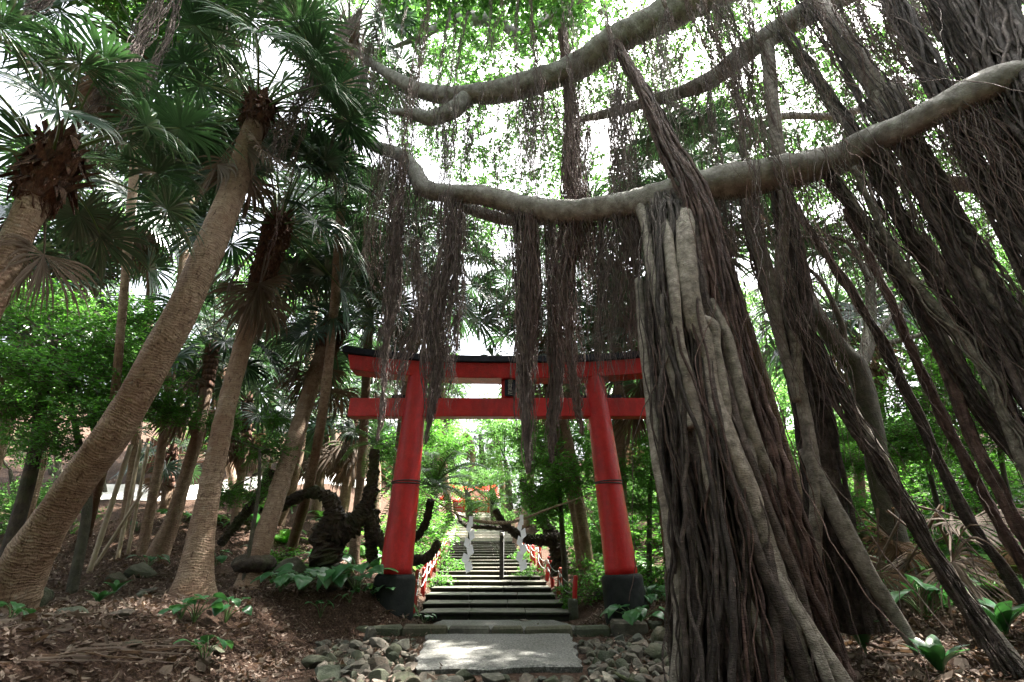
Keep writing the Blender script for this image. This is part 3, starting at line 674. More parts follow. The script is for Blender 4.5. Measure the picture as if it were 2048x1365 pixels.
def palm(pts, label, group=None, nf=26, scale=1., mat='palm_bark', ndead=5, lo=False, fib=.55, dead_skirt=0, nametag='fan_palm', flare=1.35, seed=0, basefix=True, emin=-35):
    """pts rows (px,py,width_px,Y) from foot to top"""
    r = np.random.default_rng(seed + 11)
    W = np.array([np.append(at(a, b, Yv), wpx(wd, b, Yv, a) / 2 * .80) for a, b, wd, Yv in pts]); W[0, 3] *= 1.15; W[1, 3] *= 1.05
    foot = W[0].copy()
    if basefix: W[0, 2] = gz(W[0, 0], W[0, 1]) - .06
    L = np.sum(np.linalg.norm(np.diff(W[:, :3], axis=0), axis=1)); root = empty(nametag, (W[0, 0], W[0, 1], W[0, 2]), label, 'palm tree', group); base = W[0, :3].copy()
    nr = int(L / (.016 if not lo else .12)); nr = max(nr, 12); Q = resample(W, nr); sides = 30 if not lo else 12
    P = Q[:, :3] - base; rad = np.abs(Q[:, 3]); l = np.linspace(0, L, nr)
    th = np.arange(sides) * 2 * pi / sides
    lw = l / .055 + 1.1 * np.sin(l * 3 + seed) + .9 * np.sin(l * 7.7) + .5 * np.sin(l * 19); ring = .022 * ((lw % 1) ** 2 - .5) * (.4 + .6 * np.sin(l * 2.1 + seed) ** 2) + .02 * np.sin(l * 2.3 + seed) + .02 * np.sin(l * 5.1 + seed * 2)
    rm = 1 + ring[:, None] + .03 * np.sin(th[None, :] * 3 + l[:, None] * 1.3 + seed) + .018 * np.sin(th[None] * 7 + l[:, None] * 9)
    for l0 in r.uniform(.3, max(.4, L), 9): rm = rm + r.uniform(.02, .08) * np.exp(-((l[:, None] - l0 - .05 * np.sin(th[None] * 2 + l0 * 9)) / .03) ** 2)
    rm = rm + .045 * noise(np.stack([P[:, None, 0] + 0 * th, P[:, None, 1] + np.cos(th) * .3, P[:, None, 2] + np.sin(th) * .3], -1), 7, 1)
    mb = MB(); tubes(mb, P, rad, sides, 0, True, rm[None]); mb.build('trunk', M[mat], root)
    top = P[-1]; rt = rad[-1]
    mb = MB(); fibre_mass(mb, top, rt * 1.12, fib * .4, 70 if not lo else 24, seed)
    kk = np.clip(np.searchsorted(l, L - fib), 0, nr - 8); sel = np.linspace(kk, nr - 1, 26).astype(int); th2 = np.arange(16) * 2 * pi / 16
    for q_ in sel[2:]:
        if not lo: fibre_mass(mb, P[q_], rad[q_] * 1.1, .05, 9, seed + int(q_), 1.1)
    tubes(mb, P[sel], rad[sel] * (1.16 + .10 * r.random(26)), 16, 0, True, (1 + .07 * r.normal(size=(26, 16)))[None])
    tubes(mb, np.array([top - [0, 0, .15], top, top + [0, 0, .12], top + [0, 0, .22]]), np.array([rt * 1.05, rt * 1.12, rt * .8, rt * .2]), 12); mb.build('leaf_base_fibre', M['fibre'], root)
    ks = [80, 62, 45, 28, 10, -12, -35]; klo = [70, 40, 12, -20]
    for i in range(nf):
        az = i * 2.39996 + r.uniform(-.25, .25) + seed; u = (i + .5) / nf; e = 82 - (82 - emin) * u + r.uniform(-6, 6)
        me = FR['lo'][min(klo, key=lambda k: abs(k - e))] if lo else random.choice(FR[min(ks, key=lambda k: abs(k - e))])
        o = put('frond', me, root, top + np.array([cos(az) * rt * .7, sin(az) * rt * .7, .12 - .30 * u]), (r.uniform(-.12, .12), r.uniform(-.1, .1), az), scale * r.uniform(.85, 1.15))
    for i in range(ndead + dead_skirt):
        az = r.uniform(0, 6.28); me = FR['lodead'] if lo else random.choice(FR['dead'])
        put('dead_frond', me, root, top + np.array([cos(az) * rt * .8, sin(az) * rt * .8, -.25 - .5 * r.random()]), (r.uniform(-.2, .2), r.uniform(-.3, .2), az), scale * r.uniform(.7, 1.1))
    return root, base, top
palm([(-260, 1260, 130, 3.0), (-150, 900, 110, 2.7), (-20, 590, 98, 2.5), (45, 450, 88, 2.5), (95, 360, 88, 2.55), (118, 300, 80, 2.6)], 'thick fan palm cut off by the left edge, with ragged dark fibre below its crown', nf=17, scale=.62, seed=1, fib=1.1, emin=-5)
palm([(8, 1215, 170, 4.9), (60, 1110, 135, 4.75), (140, 985, 112, 4.6), (235, 855, 104, 4.45), (305, 735, 92, 4.35), (375, 600, 86, 4.25), (430, 470, 76, 4.2), (470, 370, 66, 4.25), (500, 280, 56, 4.3), (520, 210, 52, 4.35)], 'thickest leaning fan palm with ringed trunk sweeping up from the lower left corner', nf=25, scale=.85, seed=2, fib=.45, emin=-8)
palm([(385, 1190, 118, 6.2), (392, 1140, 92, 6.2), (405, 1060, 70, 6.2), (430, 930, 57, 6.2), (462, 780, 50, 6.2), (500, 640, 48, 6.2), (533, 530, 52, 6.2), (560, 440, 56, 6.2)], 'smooth trunked fan palm with wide flared foot right of the thickest palm', nf=34, scale=1.0, seed=3, fib=1.3, emin=-30)
palm([(495, 1155, 62, 7.3), (512, 1120, 56, 7.4), (545, 1020, 50, 7.6), (590, 880, 45, 7.9), (625, 770, 42, 8.2), (655, 690, 46, 8.4), (675, 640, 50, 8.5)], 'fan palm rising from a burl collar, nearest left of the red gate', nf=30, scale=.95, seed=4, fib=1.0, ndead=7, emin=-25)
# burl of the fourth palm
c = at(505, 1128, 7.37); bo = bpy.data.objects[[o.name for o in bpy.data.objects if o.name.startswith('fan_palm')][-1]]
th, ph_ = np.meshgrid(np.linspace(0, 2 * pi, 48, endpoint=False), np.linspace(-pi / 2, pi / 2, 20))
V = np.stack([np.cos(ph_) * np.cos(th) * .30, np.cos(ph_) * np.sin(th) * .28, np.sin(ph_) * .14], -1); V = V * (1 + .16 * noise(V, 9, 3) + .05 * noise(V, 40, 2))[..., None] + (c - np.array(bo.location))
i = np.arange(20 * 48).reshape(20, 48); f = np.stack([i[:-1], np.roll(i[:-1], -1, 1), np.roll(i[1:], -1, 1), i[1:]], -1).reshape(-1, 4)
g = MB(); g.add(V, f); g.build('burl', M['dark_bark'], bo)
# further palms
palm([(1650, 1200, 66, 5.6), (1618, 1080, 50, 5.6), (1570, 920, 42, 5.6), (1530, 780, 38, 5.6), (1480, 620, 36, 5.7), (1440, 480, 34, 5.8), (1410, 380, 34, 5.9)], 'mossy leaning palm trunk right behind the big root bundle', nf=20, scale=.9, seed=5, mat='palm_bark_dark')
palm([(1350, 1185, 34, 8.8), (1335, 1080, 28, 8.8), (1318, 950, 26, 8.8), (1300, 820, 26, 8.8), (1285, 700, 26, 8.8)], 'slim palm right of the right gate pillar', nf=22, scale=.9, seed=6, lo=True, dead_skirt=6)
palm([(1170, 1110, 40, 11), (1158, 1050, 32, 11), (1140, 980, 28, 11), (1122, 900, 26, 11), (1105, 800, 26, 11), (1095, 700, 26, 11)], 'brown palm trunk seen between the gate pillars at the right', nf=22, scale=1.0, seed=7, lo=True, dead_skirt=6)
palm([(318, 1095, 62, 8.6), (345, 1040, 42, 8.6), (372, 950, 36, 8.6), (398, 860, 32, 8.6), (415, 770, 30, 8.6), (425, 700, 32, 8.6)], 'leaning palm with sunlit foot behind the smooth palm', nf=22, scale=.85, seed=8, lo=True, dead_skirt=3)
palm([(328, 1030, 30, 12), (338, 960, 24, 12), (345, 905, 28, 12)], 'short young palm with reddish ragged trunk in front of the rail fence', nf=12, scale=.7, seed=9, lo=True, ndead=8)
for k, (rows, lab) in enumerate([
    ([(680, 1040, 34, 12), (692, 980, 26, 12), (700, 920, 26, 12), (705, 830, 26, 12)], 'pale palm trunk left of the left gate pillar with shaggy skirt'),
    ([(470, 1060, 26, 11), (478, 980, 22, 11), (490, 900, 22, 11), (497, 800, 22, 11)], 'slender palm trunk between the smooth palm and the burl palm'),
    ([(630, 1030, 26, 14), (640, 960, 24, 14), (645, 900, 24, 14), (650, 840, 24, 14)], 'shaggy palm behind the burl palm'),
    ([(755, 1020, 26, 15), (752, 930, 24, 15), (750, 840, 24, 15), (748, 760, 24, 15)], 'shaggy palm directly behind the left end of the tie beam'),
    ([(1230, 1060, 24, 13), (1225, 970, 24, 13), (1222, 880, 24, 13), (1220, 810, 24, 13)], 'shaggy palm behind the right gate pillar'),
    ([(1010, 1000, 14, 38), (1005, 980, 14, 38), (1000, 930, 14, 38), (990, 860, 14, 38)], 'distant palm above the shrine roof'),
    ([(905, 1010, 18, 28), (890, 960, 18, 28), (885, 880, 18, 28), (880, 800, 18, 28)], 'shaggy palm standing left behind the shrine'),
    ([(1050, 1010, 20, 24), (1060, 960, 20, 24), (1065, 880, 20, 24), (1070, 800, 20, 24)], 'shaggy palm standing right behind the shrine'),
    ([(940, 1000, 14, 36), (942, 960, 14, 36), (945, 900, 14, 36), (930, 870, 14, 36)], 'palm whose skirt hangs just above the shrine roof'),
    ([(1240, 1100, 30, 10), (1240, 900, 26, 10), (1235, 700, 26, 10), (1225, 540, 28, 10)], 'tall palm whose crown rises behind the right gate beam'),
    ([(1180, 1100, 26, 10.6), (1140, 900, 24, 10.6), (1112, 760, 24, 10.6), (1118, 590, 26, 10.6)], 'tall palm whose crown fills the sky right of the main root cluster'),
    ([(790, 1100, 28, 9.6), (800, 900, 26, 9.6), (825, 700, 26, 9.6), (860, 560, 28, 9.6)], 'tall palm whose crown hangs above the left pillar'),
    ([(720, 1040, 24, 10), (725, 900, 22, 10), (735, 700, 24, 10), (745, 480, 26, 10)], 'tall palm with drooping crown left of the forked branch'),
    ([(560, 1040, 24, 12), (600, 900, 22, 12), (630, 600, 22, 12), (660, 400, 24, 12)], 'tall palm crown right of the thickest palm'),
    ([(250, 1060, 26, 10), (270, 900, 24, 10), (300, 600, 24, 10), (310, 420, 26, 10)], 'tall palm crown behind the thickest palm trunk'),
    ([(60, 1060, 26, 8.5), (90, 900, 24, 8.5), (140, 650, 24, 8.5), (200, 430, 28, 8.5)], 'dark palm crown spreading between the two left palms'),
    ([(300, 1060, 26, 9), (330, 850, 24, 9), (370, 500, 24, 9), (400, 250, 28, 9)], 'high palm crown between the two nearest palms'),
    ([(-40, 1060, 36, 8.5), (10, 850, 40, 8.5), (40, 700, 40, 8.5), (70, 640, 40, 8.5)], 'dark palm trunk at the left edge behind the leafy shrub'),
    ([(460, 1040, 24, 14), (455, 900, 22, 14), (448, 760, 22, 14), (445, 690, 22, 14)], 'palm with sunlit crown seen between the two leaning trunks'),
    ([(200, 1000, 24, 10), (220, 860, 24, 7), (250, 560, 24, 6), (290, 90, 28, 5.6)], 'very high palm crown in the upper left'),
    ([(600, 1000, 24, 10), (640, 860, 24, 8), (680, 460, 24, 7), (700, 60, 28, 7)], 'very high palm crown at the top left of the forked branch'),
    ([(1760, 980, 30, 9), (1762, 900, 32, 9), (1755, 800, 34, 9), (1752, 745, 40, 9)], 'broken reddish palm stump behind the mossy tree'),
    ([(1700, 1000, 26, 9), (1710, 850, 24, 9), (1690, 700, 24, 9), (1670, 620, 26, 9)], 'pale palm crown behind the mossy tree on the right'),
    ([(1340, 1000, 26, 9.5), (1345, 850, 24, 9.5), (1350, 600, 24, 9.5), (1355, 400, 26, 9.5)], 'palm crown under the second grey branch'),
    ([(1880, 1000, 24, 12), (1890, 850, 22, 12), (1900, 700, 22, 12), (1860, 560, 22, 12)], 'palm crown far right behind the diagonal roots'),
]):
    near = rows[0][3] < 11; Yq = rows[0][3] if k in (9, 10, 11, 23) else 99
    if 'stump' in lab: palm(rows, lab, nf=0, ndead=2, seed=20 + k, lo=True, mat='palm_bark_dark')
    else: palm(rows, lab, nf=27 if k > 8 else 22, scale=1.15 if k > 8 else .95, seed=20 + k, lo=not (11 <= k <= 20 and near or Yq < 11), dead_skirt=12 if k < 10 else 4)
# low shared background palms
for k in range(16):
    Yv = 17 + 1.0 * k % 14; Xv = [-11, -8.5, -14, -6, -16, 6, 8.5, 11, 14, 17, -4.5, 4.6, -19, 21, 7.2, -10][k]; h = 4.5 + (k * 1.7) % 3.5; z = gz(Xv, Yv)
    root = empty('fan_palm', (Xv, Yv, z), 'slim fan palm standing far back in the woods', 'palm tree', 'far palms in the woods')
    mb = MB(); tubes(mb, resample([(0, 0, -.1), (.1, 0, h * .4), (.25, .1, h)], 20), np.linspace(.2, .14, 20), 10); mb.build('trunk', M['palm_bark'], root)
    for i in range(18):
        e = 80 - 110 * i / 18; az = i * 2.4 + k
        put('frond', FR['lo'][min([70, 40, 12, -20], key=lambda q: abs(q - e))], root, (.25, .1, h), (0, 0, az), 1.1)
    for i in range(8): put('dead_frond', FR['lodead'], root, (.25, .1, h - .3 - .05 * i), (0, 0, i * .8), 1.)

# ================================================================ LEAF CLOUDS
def leafcloud(r, n_tw, per, ext, size, flat=0., tw_len=.35, wide=.5, hang=.2):
    """clumped leaves: n_tw twigs inside an ellipsoid of half axes ext"""
    C = nrm(r.normal(size=(n_tw, 3))) * r.random((n_tw, 1)) ** .45 * np.array(ext)
    keep = noise(C, 1.6 / max(ext), 4) > -.22; C = C[keep]; n_ = len(C)
    D = nrm(r.normal(size=(n_, 3)) * [1, 1, .35] + nrm(C) * .7)
    t = r.random((n_, per, 1)); P = C[:, None] + D[:, None] * t * tw_len + r.normal(size=(n_, per, 3)) * size * .35
    A = nrm(D[:, None] * .6 + r.normal(size=(n_, per, 3)) * [1, 1, .5 * (1 - flat)] + [0, 0, -hang])
    N_ = nrm(np.array([0, 0, 1.]) + r.normal(size=(n_, per, 3)) * (.75 - .5 * flat)); S = nrm(np.cross(A, N_)); N_ = np.cross(S, A)
    s = (size * r.uniform(.6, 1.25, (n_, per, 1)))
    P = P.reshape(-1, 3); A = A.reshape(-1, 3); S = S.reshape(-1, 3); N_ = N_.reshape(-1, 3); s = s.reshape(-1, 1)
    V = np.stack([P, P + A * s * .35 + S * s * wide * .5 + N_ * s * .1, P + A * s * .75 + S * s * wide * .38 + N_ * s * .06, P + A * s - N_ * s * .08,
                  P + A * s * .75 - S * s * wide * .38 + N_ * s * .06, P + A * s * .35 - S * s * wide * .5 + N_ * s * .1], 1)
    k = np.arange(len(P))[:, None] * 6
    f = np.concatenate([k + [0, 1, 2, 3], k + [0, 3, 4, 5]]); mb = MB(); mb.add(V, f)
    # twigs
    tubes(mb, np.stack([C - D * tw_len * .3, C + D * tw_len * .5, C + D * tw_len], 1), np.tile([.006, .004, .002], (n_, 1)), 4, 1)
    return mb
rl = np.random.default_rng(21)
def cl(name, mat, *a, n=3, **k): return [leafcloud(rl, *a, **k).mesh(name, [M[mat], M['grey_bark']], smooth=False) for _ in range(n)]
C_BAN = cl('foliage', 'banyan_leaf', 170, 11, (1.1, 1.1, .7), .105, tw_len=.4, wide=.55)
C_BUSH = cl('foliage', 'bush_leaf', 260, 14, (.75, .75, .5), .075, flat=.6, tw_len=.4, wide=.5)
C_FAR = cl('foliage', 'far_leaf', 240, 10, (1.9, 1.9, 1.3), .15, tw_len=.5, wide=.6)
C_SM = cl('foliage', 'bush_leaf', 150, 9, (.4, .4, .25), .06, flat=.5, tw_len=.2, wide=.5)

# ================================================================ BANYAN
ban = empty('banyan_tree', (1.6, 3.6, .3), 'huge banyan with grey branches, hanging aerial roots and prop root trunks', 'tree'); B0 = np.array(ban.location)
def branch(rows, name='branch', mat='banyan_bark', wob=.03, sides=20, n_=None, scale=1.):
    W = np.array([np.append(at(a, b, Yv), wpx(wd, b, Yv, a) / 2 * scale) for a, b, wd, Yv in rows]); L = np.sum(np.linalg.norm(np.diff(W[:, :3], axis=0), axis=1))
    nn_ = n_ or max(20, int(L / .035)); Q = resample(W, nn_); l = np.linspace(0, L, nn_); th = np.arange(sides) * 2 * pi / sides
    sd = rows[0][0] * .01
    rm = 1 + .05 * np.sin(l * 3.1 + sd)[:, None] + wob * np.sin(3 * th[None] + l[:, None] * 1.9 + sd) + .02 * np.sin(5 * th[None] - l[:, None] * 6)
    rm = rm + .07 * noise(np.stack([Q[:, None, 0] + np.cos(th) * .12, Q[:, None, 1] + np.sin(th) * .12, Q[:, None, 2] + 0 * th], -1), 8, 2) + .035 * noise(np.stack([Q[:, None, 0] + np.cos(th) * .12, Q[:, None, 1] + np.sin(th) * .12, Q[:, None, 2] + 0 * th], -1), 26, 3)
    P = Q[:, :3] - B0 + .02 * np.stack([np.sin(l * 2.7 + sd), np.sin(l * 3.3 + sd), np.sin(l * 2.1)], -1)
    mb = MB(); tubes(mb, P, np.abs(Q[:, 3]), sides, 0, True, rm[None]); mb.build(name, M[mat], ban); return Q
BR = {}
BR[1] = branch([(690, 88, 10, 6.6), (760, 140, 20, 6.4), (840, 178, 30, 6.2), (915, 192, 36, 6.0), (1000, 183, 44, 5.8), (1090, 158, 48, 5.5), (1160, 128, 52, 5.3), (1240, 78, 58, 5.0), (1330, 28, 66, 4.7), (1440, -25, 78, 4.4), (1560, -80, 90, 4.2)])
branch([(935, 196, 34, 5.95), (905, 225, 34, 5.95), (865, 238, 30, 6.0), (825, 226, 22, 6.1), (780, 222, 10, 6.2)])
BR[2] = branch([(680, 245, 12, 6.0), (740, 290, 22, 5.8), (795, 310, 28, 5.6), (828, 335, 32, 5.5), (846, 372, 34, 5.4), (885, 388, 36, 5.3), (980, 396, 42, 5.0), (1060, 416, 46, 4.8), (1130, 424, 48, 4.6), (1230, 412, 54, 4.3), (1320, 396, 62, 4.0), (1420, 376, 72, 3.8), (1540, 352, 84, 3.7), (1660, 318, 78, 3.7), (1740, 285, 74, 3.5), (1800, 262, 74, 3.2), (1890, 215, 84, 2.9), (1990, 170, 96, 2.8), (2140, 140, 116, 2.75)])
branch([(1110, 448, 14, 4.9), (1060, 442, 22, 5.1), (1000, 438, 24, 5.3), (930, 415, 22, 5.5), (880, 392, 16, 5.6), (830, 385, 8, 5.8)])
BR[3] = branch([(1150, 245, 10, 5.6), (1210, 228, 18, 5.4), (1290, 205, 22, 5.2), (1350, 190, 28, 5.0), (1410, 165, 36, 4.8), (1470, 122, 40, 4.6), (1530, 80, 48, 4.4), (1600, 35, 56, 4.2), (1700, -30, 70, 4.1)])
BR[4] = branch([(780, 95, 6, 7.2), (850, 72, 14, 7.1), (905, 42, 22, 7.0), (960, 36, 24, 6.9), (1005, 50, 22, 6.8), (1035, 66, 18, 6.8), (1080, 48, 16, 6.7), (1130, 20, 20, 6.5), (1200, -30, 30, 6.2)])
branch([(870, 0, 8, 7.4), (930, 22, 12, 7.1), (985, 42, 16, 6.8)])
branch([(2120, 160, 60, 3.4), (2000, 200, 42, 3.5), (1930, 195, 40, 3.65)])
branch([(1280, 175, 8, 7.5), (1420, 240, 12, 7.2), (1560, 235, 16, 7.0), (1700, 225, 18, 6.8), (1800, 160, 24, 6.5)])
branch([(1560, 355, 18, 4.4), (1740, 335, 26, 4.3), (1860, 360, 34, 4.2), (2060, 380, 60, 4.0)], mat='prop_bark')

def bundle(rows, ns, rstr, name, mat, core=0., seed=0, twist=.6, tight=1., wander=.25, sides=6, taper=0., step=.09, fray=0.):
    """strands wandering inside a tapering envelope given as (px,py,width_px,Y)"""
    r = np.random.default_rng(seed); W = np.array([np.append(at(a, b, Yv), wpx(wd, b, Yv, a) / 2) for a, b, wd, Yv in rows])
    return bundle3(W, ns, rstr, name, mat, core, r, twist, tight, wander, sides, taper, step, fray)
def bundle3(W, ns, rstr, name, mat, core, r, twist, tight, wander, sides, taper, step, fray, mb=None, into=None):
    L = np.sum(np.linalg.norm(np.diff(W[:, :3], axis=0), axis=1)); n_ = max(10, int(L / step)); Q = resample(W, n_); t = np.linspace(0, 1, n_)
    a0 = r.uniform(0, 2 * pi, ns); q = r.random(ns) ** .5 * tight; tw = r.normal(size=ns) * twist
    l = t * L
    ang = a0[:, None] + tw[:, None] * l[None] * .5 + wander * 1.3 * np.sin(l[None] * r.uniform(.6, 2.2, (ns, 1)) + r.uniform(0, 6, (ns, 1)))
    rad = np.abs(Q[:, 3])[None] * np.clip(q[:, None] + wander * .35 * np.sin(l[None] * r.uniform(.8, 2.8, (ns, 1)) + r.uniform(0, 6, (ns, 1))), 0, 1.08 + fray)
    P = Q[None, :, :3] + rad[..., None] * np.stack([np.cos(ang), np.sin(ang), 0 * ang], -1)
    hi = .006 * wander * 4; P = P + hi * np.sin(l[None, :, None] * r.uniform(6, 16, (ns, 1, 3)) + r.uniform(0, 6, (ns, 1, 3)))
    rs = r.uniform(rstr[0] ** .5, rstr[1] ** .5, ns) ** 2; Rs = rs[:, None] * (1 + .18 * np.sin(l[None] * 2.2 + a0[:, None])) * (1 - taper * t[None] ** 2)
    # ends stop at different heights when fraying
    if fray:
        end = r.uniform(.55, 1.0, ns); 
        tt = np.minimum(t[None], end[:, None]); ii = tt * (n_ - 1); i0 = np.clip(ii.astype(int), 0, n_ - 2); fr = (ii - i0)[..., None]
        P = np.take_along_axis(P, i0[..., None].repeat(3, -1), 1) * (1 - fr) + np.take_along_axis(P, (i0 + 1)[..., None].repeat(3, -1), 1) * fr
        P[..., 2] -= 1e-4 * np.arange(n_)[None]; Rs = Rs * np.clip((end[:, None] - t[None]) / .22, .12, 1)
    m = mb or MB(); tubes(m, P - B0, Rs, sides, 0, cap=False)
    if core: 
        th = np.arange(16) * 2 * pi / 16
        rm = 1 + .16 * np.sin(th[None] * 4 + l[:, None] * .9) + .10 * np.sin(th[None] * 7 - l[:, None] * 1.7)
        tubes(m, Q[:, :3] - B0, np.abs(Q[:, 3]) * core, 16, 0, True, rm[None])
    if mb is None: m.build(name, M[mat], ban)
    return m
# --- main prop-root trunk
bundle([(1335, 398, 60, 3.95), (1345, 450, 96, 3.8), (1355, 600, 120, 3.7), (1385, 760, 160, 3.65), (1430, 950, 215, 3.6), (1475, 1150, 270, 3.6), (1500, 1385, 330, 3.6)], 46, (.018, .055), 'prop_root', 'root_brown', core=.62, seed=1, twist=.15, wander=.3, sides=8)
bundle([(1325, 400, 50, 3.97), (1332, 450, 76, 3.75), (1340, 600, 100, 3.6), (1360, 760, 130, 3.55), (1390, 950, 160, 3.45), (1420, 1150, 190, 3.4), (1430, 1400, 200, 3.4)], 60, (.006, .02), 'prop_root', 'root_brown', seed=2, twist=.2, wander=.35)
bundle([(1225, 75, 14, 5.05), (1250, 120, 18, 4.7), (1290, 190, 26, 4.3), (1335, 290, 44, 4.0), (1385, 400, 65, 3.7), (1430, 560, 70, 3.55), (1475, 740, 80, 3.5), (1530, 920, 85, 3.45), (1580, 1080, 90, 3.45), (1640, 1290, 100, 3.5), (1665, 1400, 110, 3.5)], 80, (.006, .022), 'prop_root', 'root_red', core=.45, seed=3, twist=.3, wander=.35)
def root(rows, mat='prop_bark', scale=1., wob=.09): branch(rows, 'prop_root', mat, wob, 14, scale=scale)
root([(1352, 392, 56, 3.92), (1364, 430, 48, 3.74), (1372, 470, 40, 3.5), (1378, 560, 44, 3.42), (1392, 640, 44, 3.38), (1412, 700, 42, 3.36), (1418, 790, 44, 3.34), (1450, 890, 52, 3.3), (1500, 990, 54, 3.28), (1540, 1110, 48, 3.26), (1600, 1230, 40, 3.26), (1690, 1380, 44, 3.2)])
root([(1392, 640, 34, 3.4), (1425, 655, 24, 3.34), (1432, 700, 20, 3.33), (1445, 760, 20, 3.32), (1455, 830, 22, 3.32), (1452, 900, 22, 3.33), (1470, 980, 30, 3.33)])
root([(1420, 600, 18, 3.45), (1445, 660, 28, 3.4), (1470, 740, 30, 3.38), (1495, 830, 34, 3.36), (1525, 920, 34, 3.36), (1570, 1010, 28, 3.38), (1605, 1120, 26, 3.4)])
root([(1305, 400, 30, 4.02), (1320, 440, 30, 3.78), (1335, 480, 24, 3.55), (1350, 580, 24, 3.4), (1362, 680, 22, 3.35), (1376, 750, 26, 3.3), (1386, 830, 30, 3.3), (1400, 900, 28, 3.28), (1425, 1000, 30, 3.26), (1450, 1090, 26, 3.24), (1500, 1200, 22, 3.22), (1570, 1390, 28, 3.18)])
root([(1280, 410, 24, 4.1), (1290, 450, 22, 3.85), (1300, 530, 20, 3.6), (1320, 610, 22, 3.5), (1345, 720, 24, 3.4), (1362, 800, 26, 3.35), (1378, 860, 28, 3.3)])
root([(1276, 560, 16, 3.9), (1285, 680, 20, 3.8), (1300, 800, 24, 3.65), (1318, 920, 26, 3.5), (1338, 1010, 28, 3.42), (1346, 1120, 30, 3.4), (1352, 1240, 28, 3.4), (1350, 1400, 36, 3.38)])
root([(1338, 490, 18, 3.6), (1325, 560, 16, 3.5), (1336, 620, 16, 3.48), (1330, 690, 12, 3.5)])
root([(1370, 850, 24, 3.35), (1395, 920, 26, 3.3), (1430, 1050, 26, 3.25), (1440, 1150, 24, 3.25), (1480, 1390, 30, 3.2)], 'root_brown')
root([(1340, 760, 20, 3.5), (1356, 900, 26, 3.4), (1385, 1050, 28, 3.33), (1402, 1200, 22, 3.3), (1395, 1400, 26, 3.3)], 'root_brown')
root([(1520, 1090, 30, 3.3), (1560, 1170, 26, 3.22), (1620, 1270, 24, 3.15), (1665, 1380, 30, 3.1)])
root([(1495, 880, 26, 3.35), (1512, 1000, 30, 3.3), (1530, 1090, 60, 3.32), (1560, 1200, 70, 3.32), (1600, 1380, 80, 3.32)])
for q_, (dx_, sd_) in enumerate(((-60, 71), (-10, 72), (45, 73))):
    bundle([(1345 + dx_ * .5, 400, 50, 3.85), (1360 + dx_ * .7, 560, 80, 3.5), (1400 + dx_, 760, 110, 3.4), (1450 + dx_ * 1.2, 980, 130, 3.32), (1490 + dx_ * 1.5, 1180, 140, 3.25), (1520 + dx_ * 1.9, 1400, 150, 3.2)], 13, (.0035, .012), 'prop_root', ('root_brown', 'root_red', 'root_brown')[q_], seed=sd_, wander=.5, twist=.5)
# --- second trunk
bundle([(1560, 380, 46, 4.1), (1590, 560, 60, 4.1), (1605, 700, 62, 4.1), (1628, 850, 78, 4.1), (1650, 1000, 92, 4.1), (1675, 1130, 110, 4.15), (1710, 1260, 135, 4.2)], 34, (.012, .04), 'prop_root', 'root_brown', core=.66, seed=5, twist=.15, wander=.3)
root([(1535, 90, 30, 4.4), (1545, 180, 28, 4.2), (1560, 330, 26, 4.0), (1565, 430, 24, 3.95), (1568, 520, 30, 3.95), (1575, 620, 28, 3.95), (1590, 720, 22, 3.95), (1610, 800, 26, 3.95), (1625, 950, 30, 3.95), (1630, 1100, 34, 4.0), (1640, 1220, 40, 4.05)])
root([(1490, 400, 18, 4.0), (1510, 470, 30, 4.0), (1535, 540, 32, 3.98), (1553, 640, 26, 3.97), (1570, 720, 20, 3.95), (1588, 800, 20, 3.95)])
root([(1610, 900, 26, 4.0), (1660, 1000, 36, 3.9), (1705, 1090, 44, 3.85), (1750, 1170, 40, 3.8), (1800, 1250, 34, 3.8), (1838, 1310, 26, 3.75)])
bundle([(1480, 330, 26, 4.2), (1510, 480, 34, 4.3), (1560, 640, 40, 4.3), (1600, 780, 40, 4.3), (1640, 900, 40, 4.3)], 34, (.005, .016), 'prop_root', 'root_red', seed=6, wander=.5)
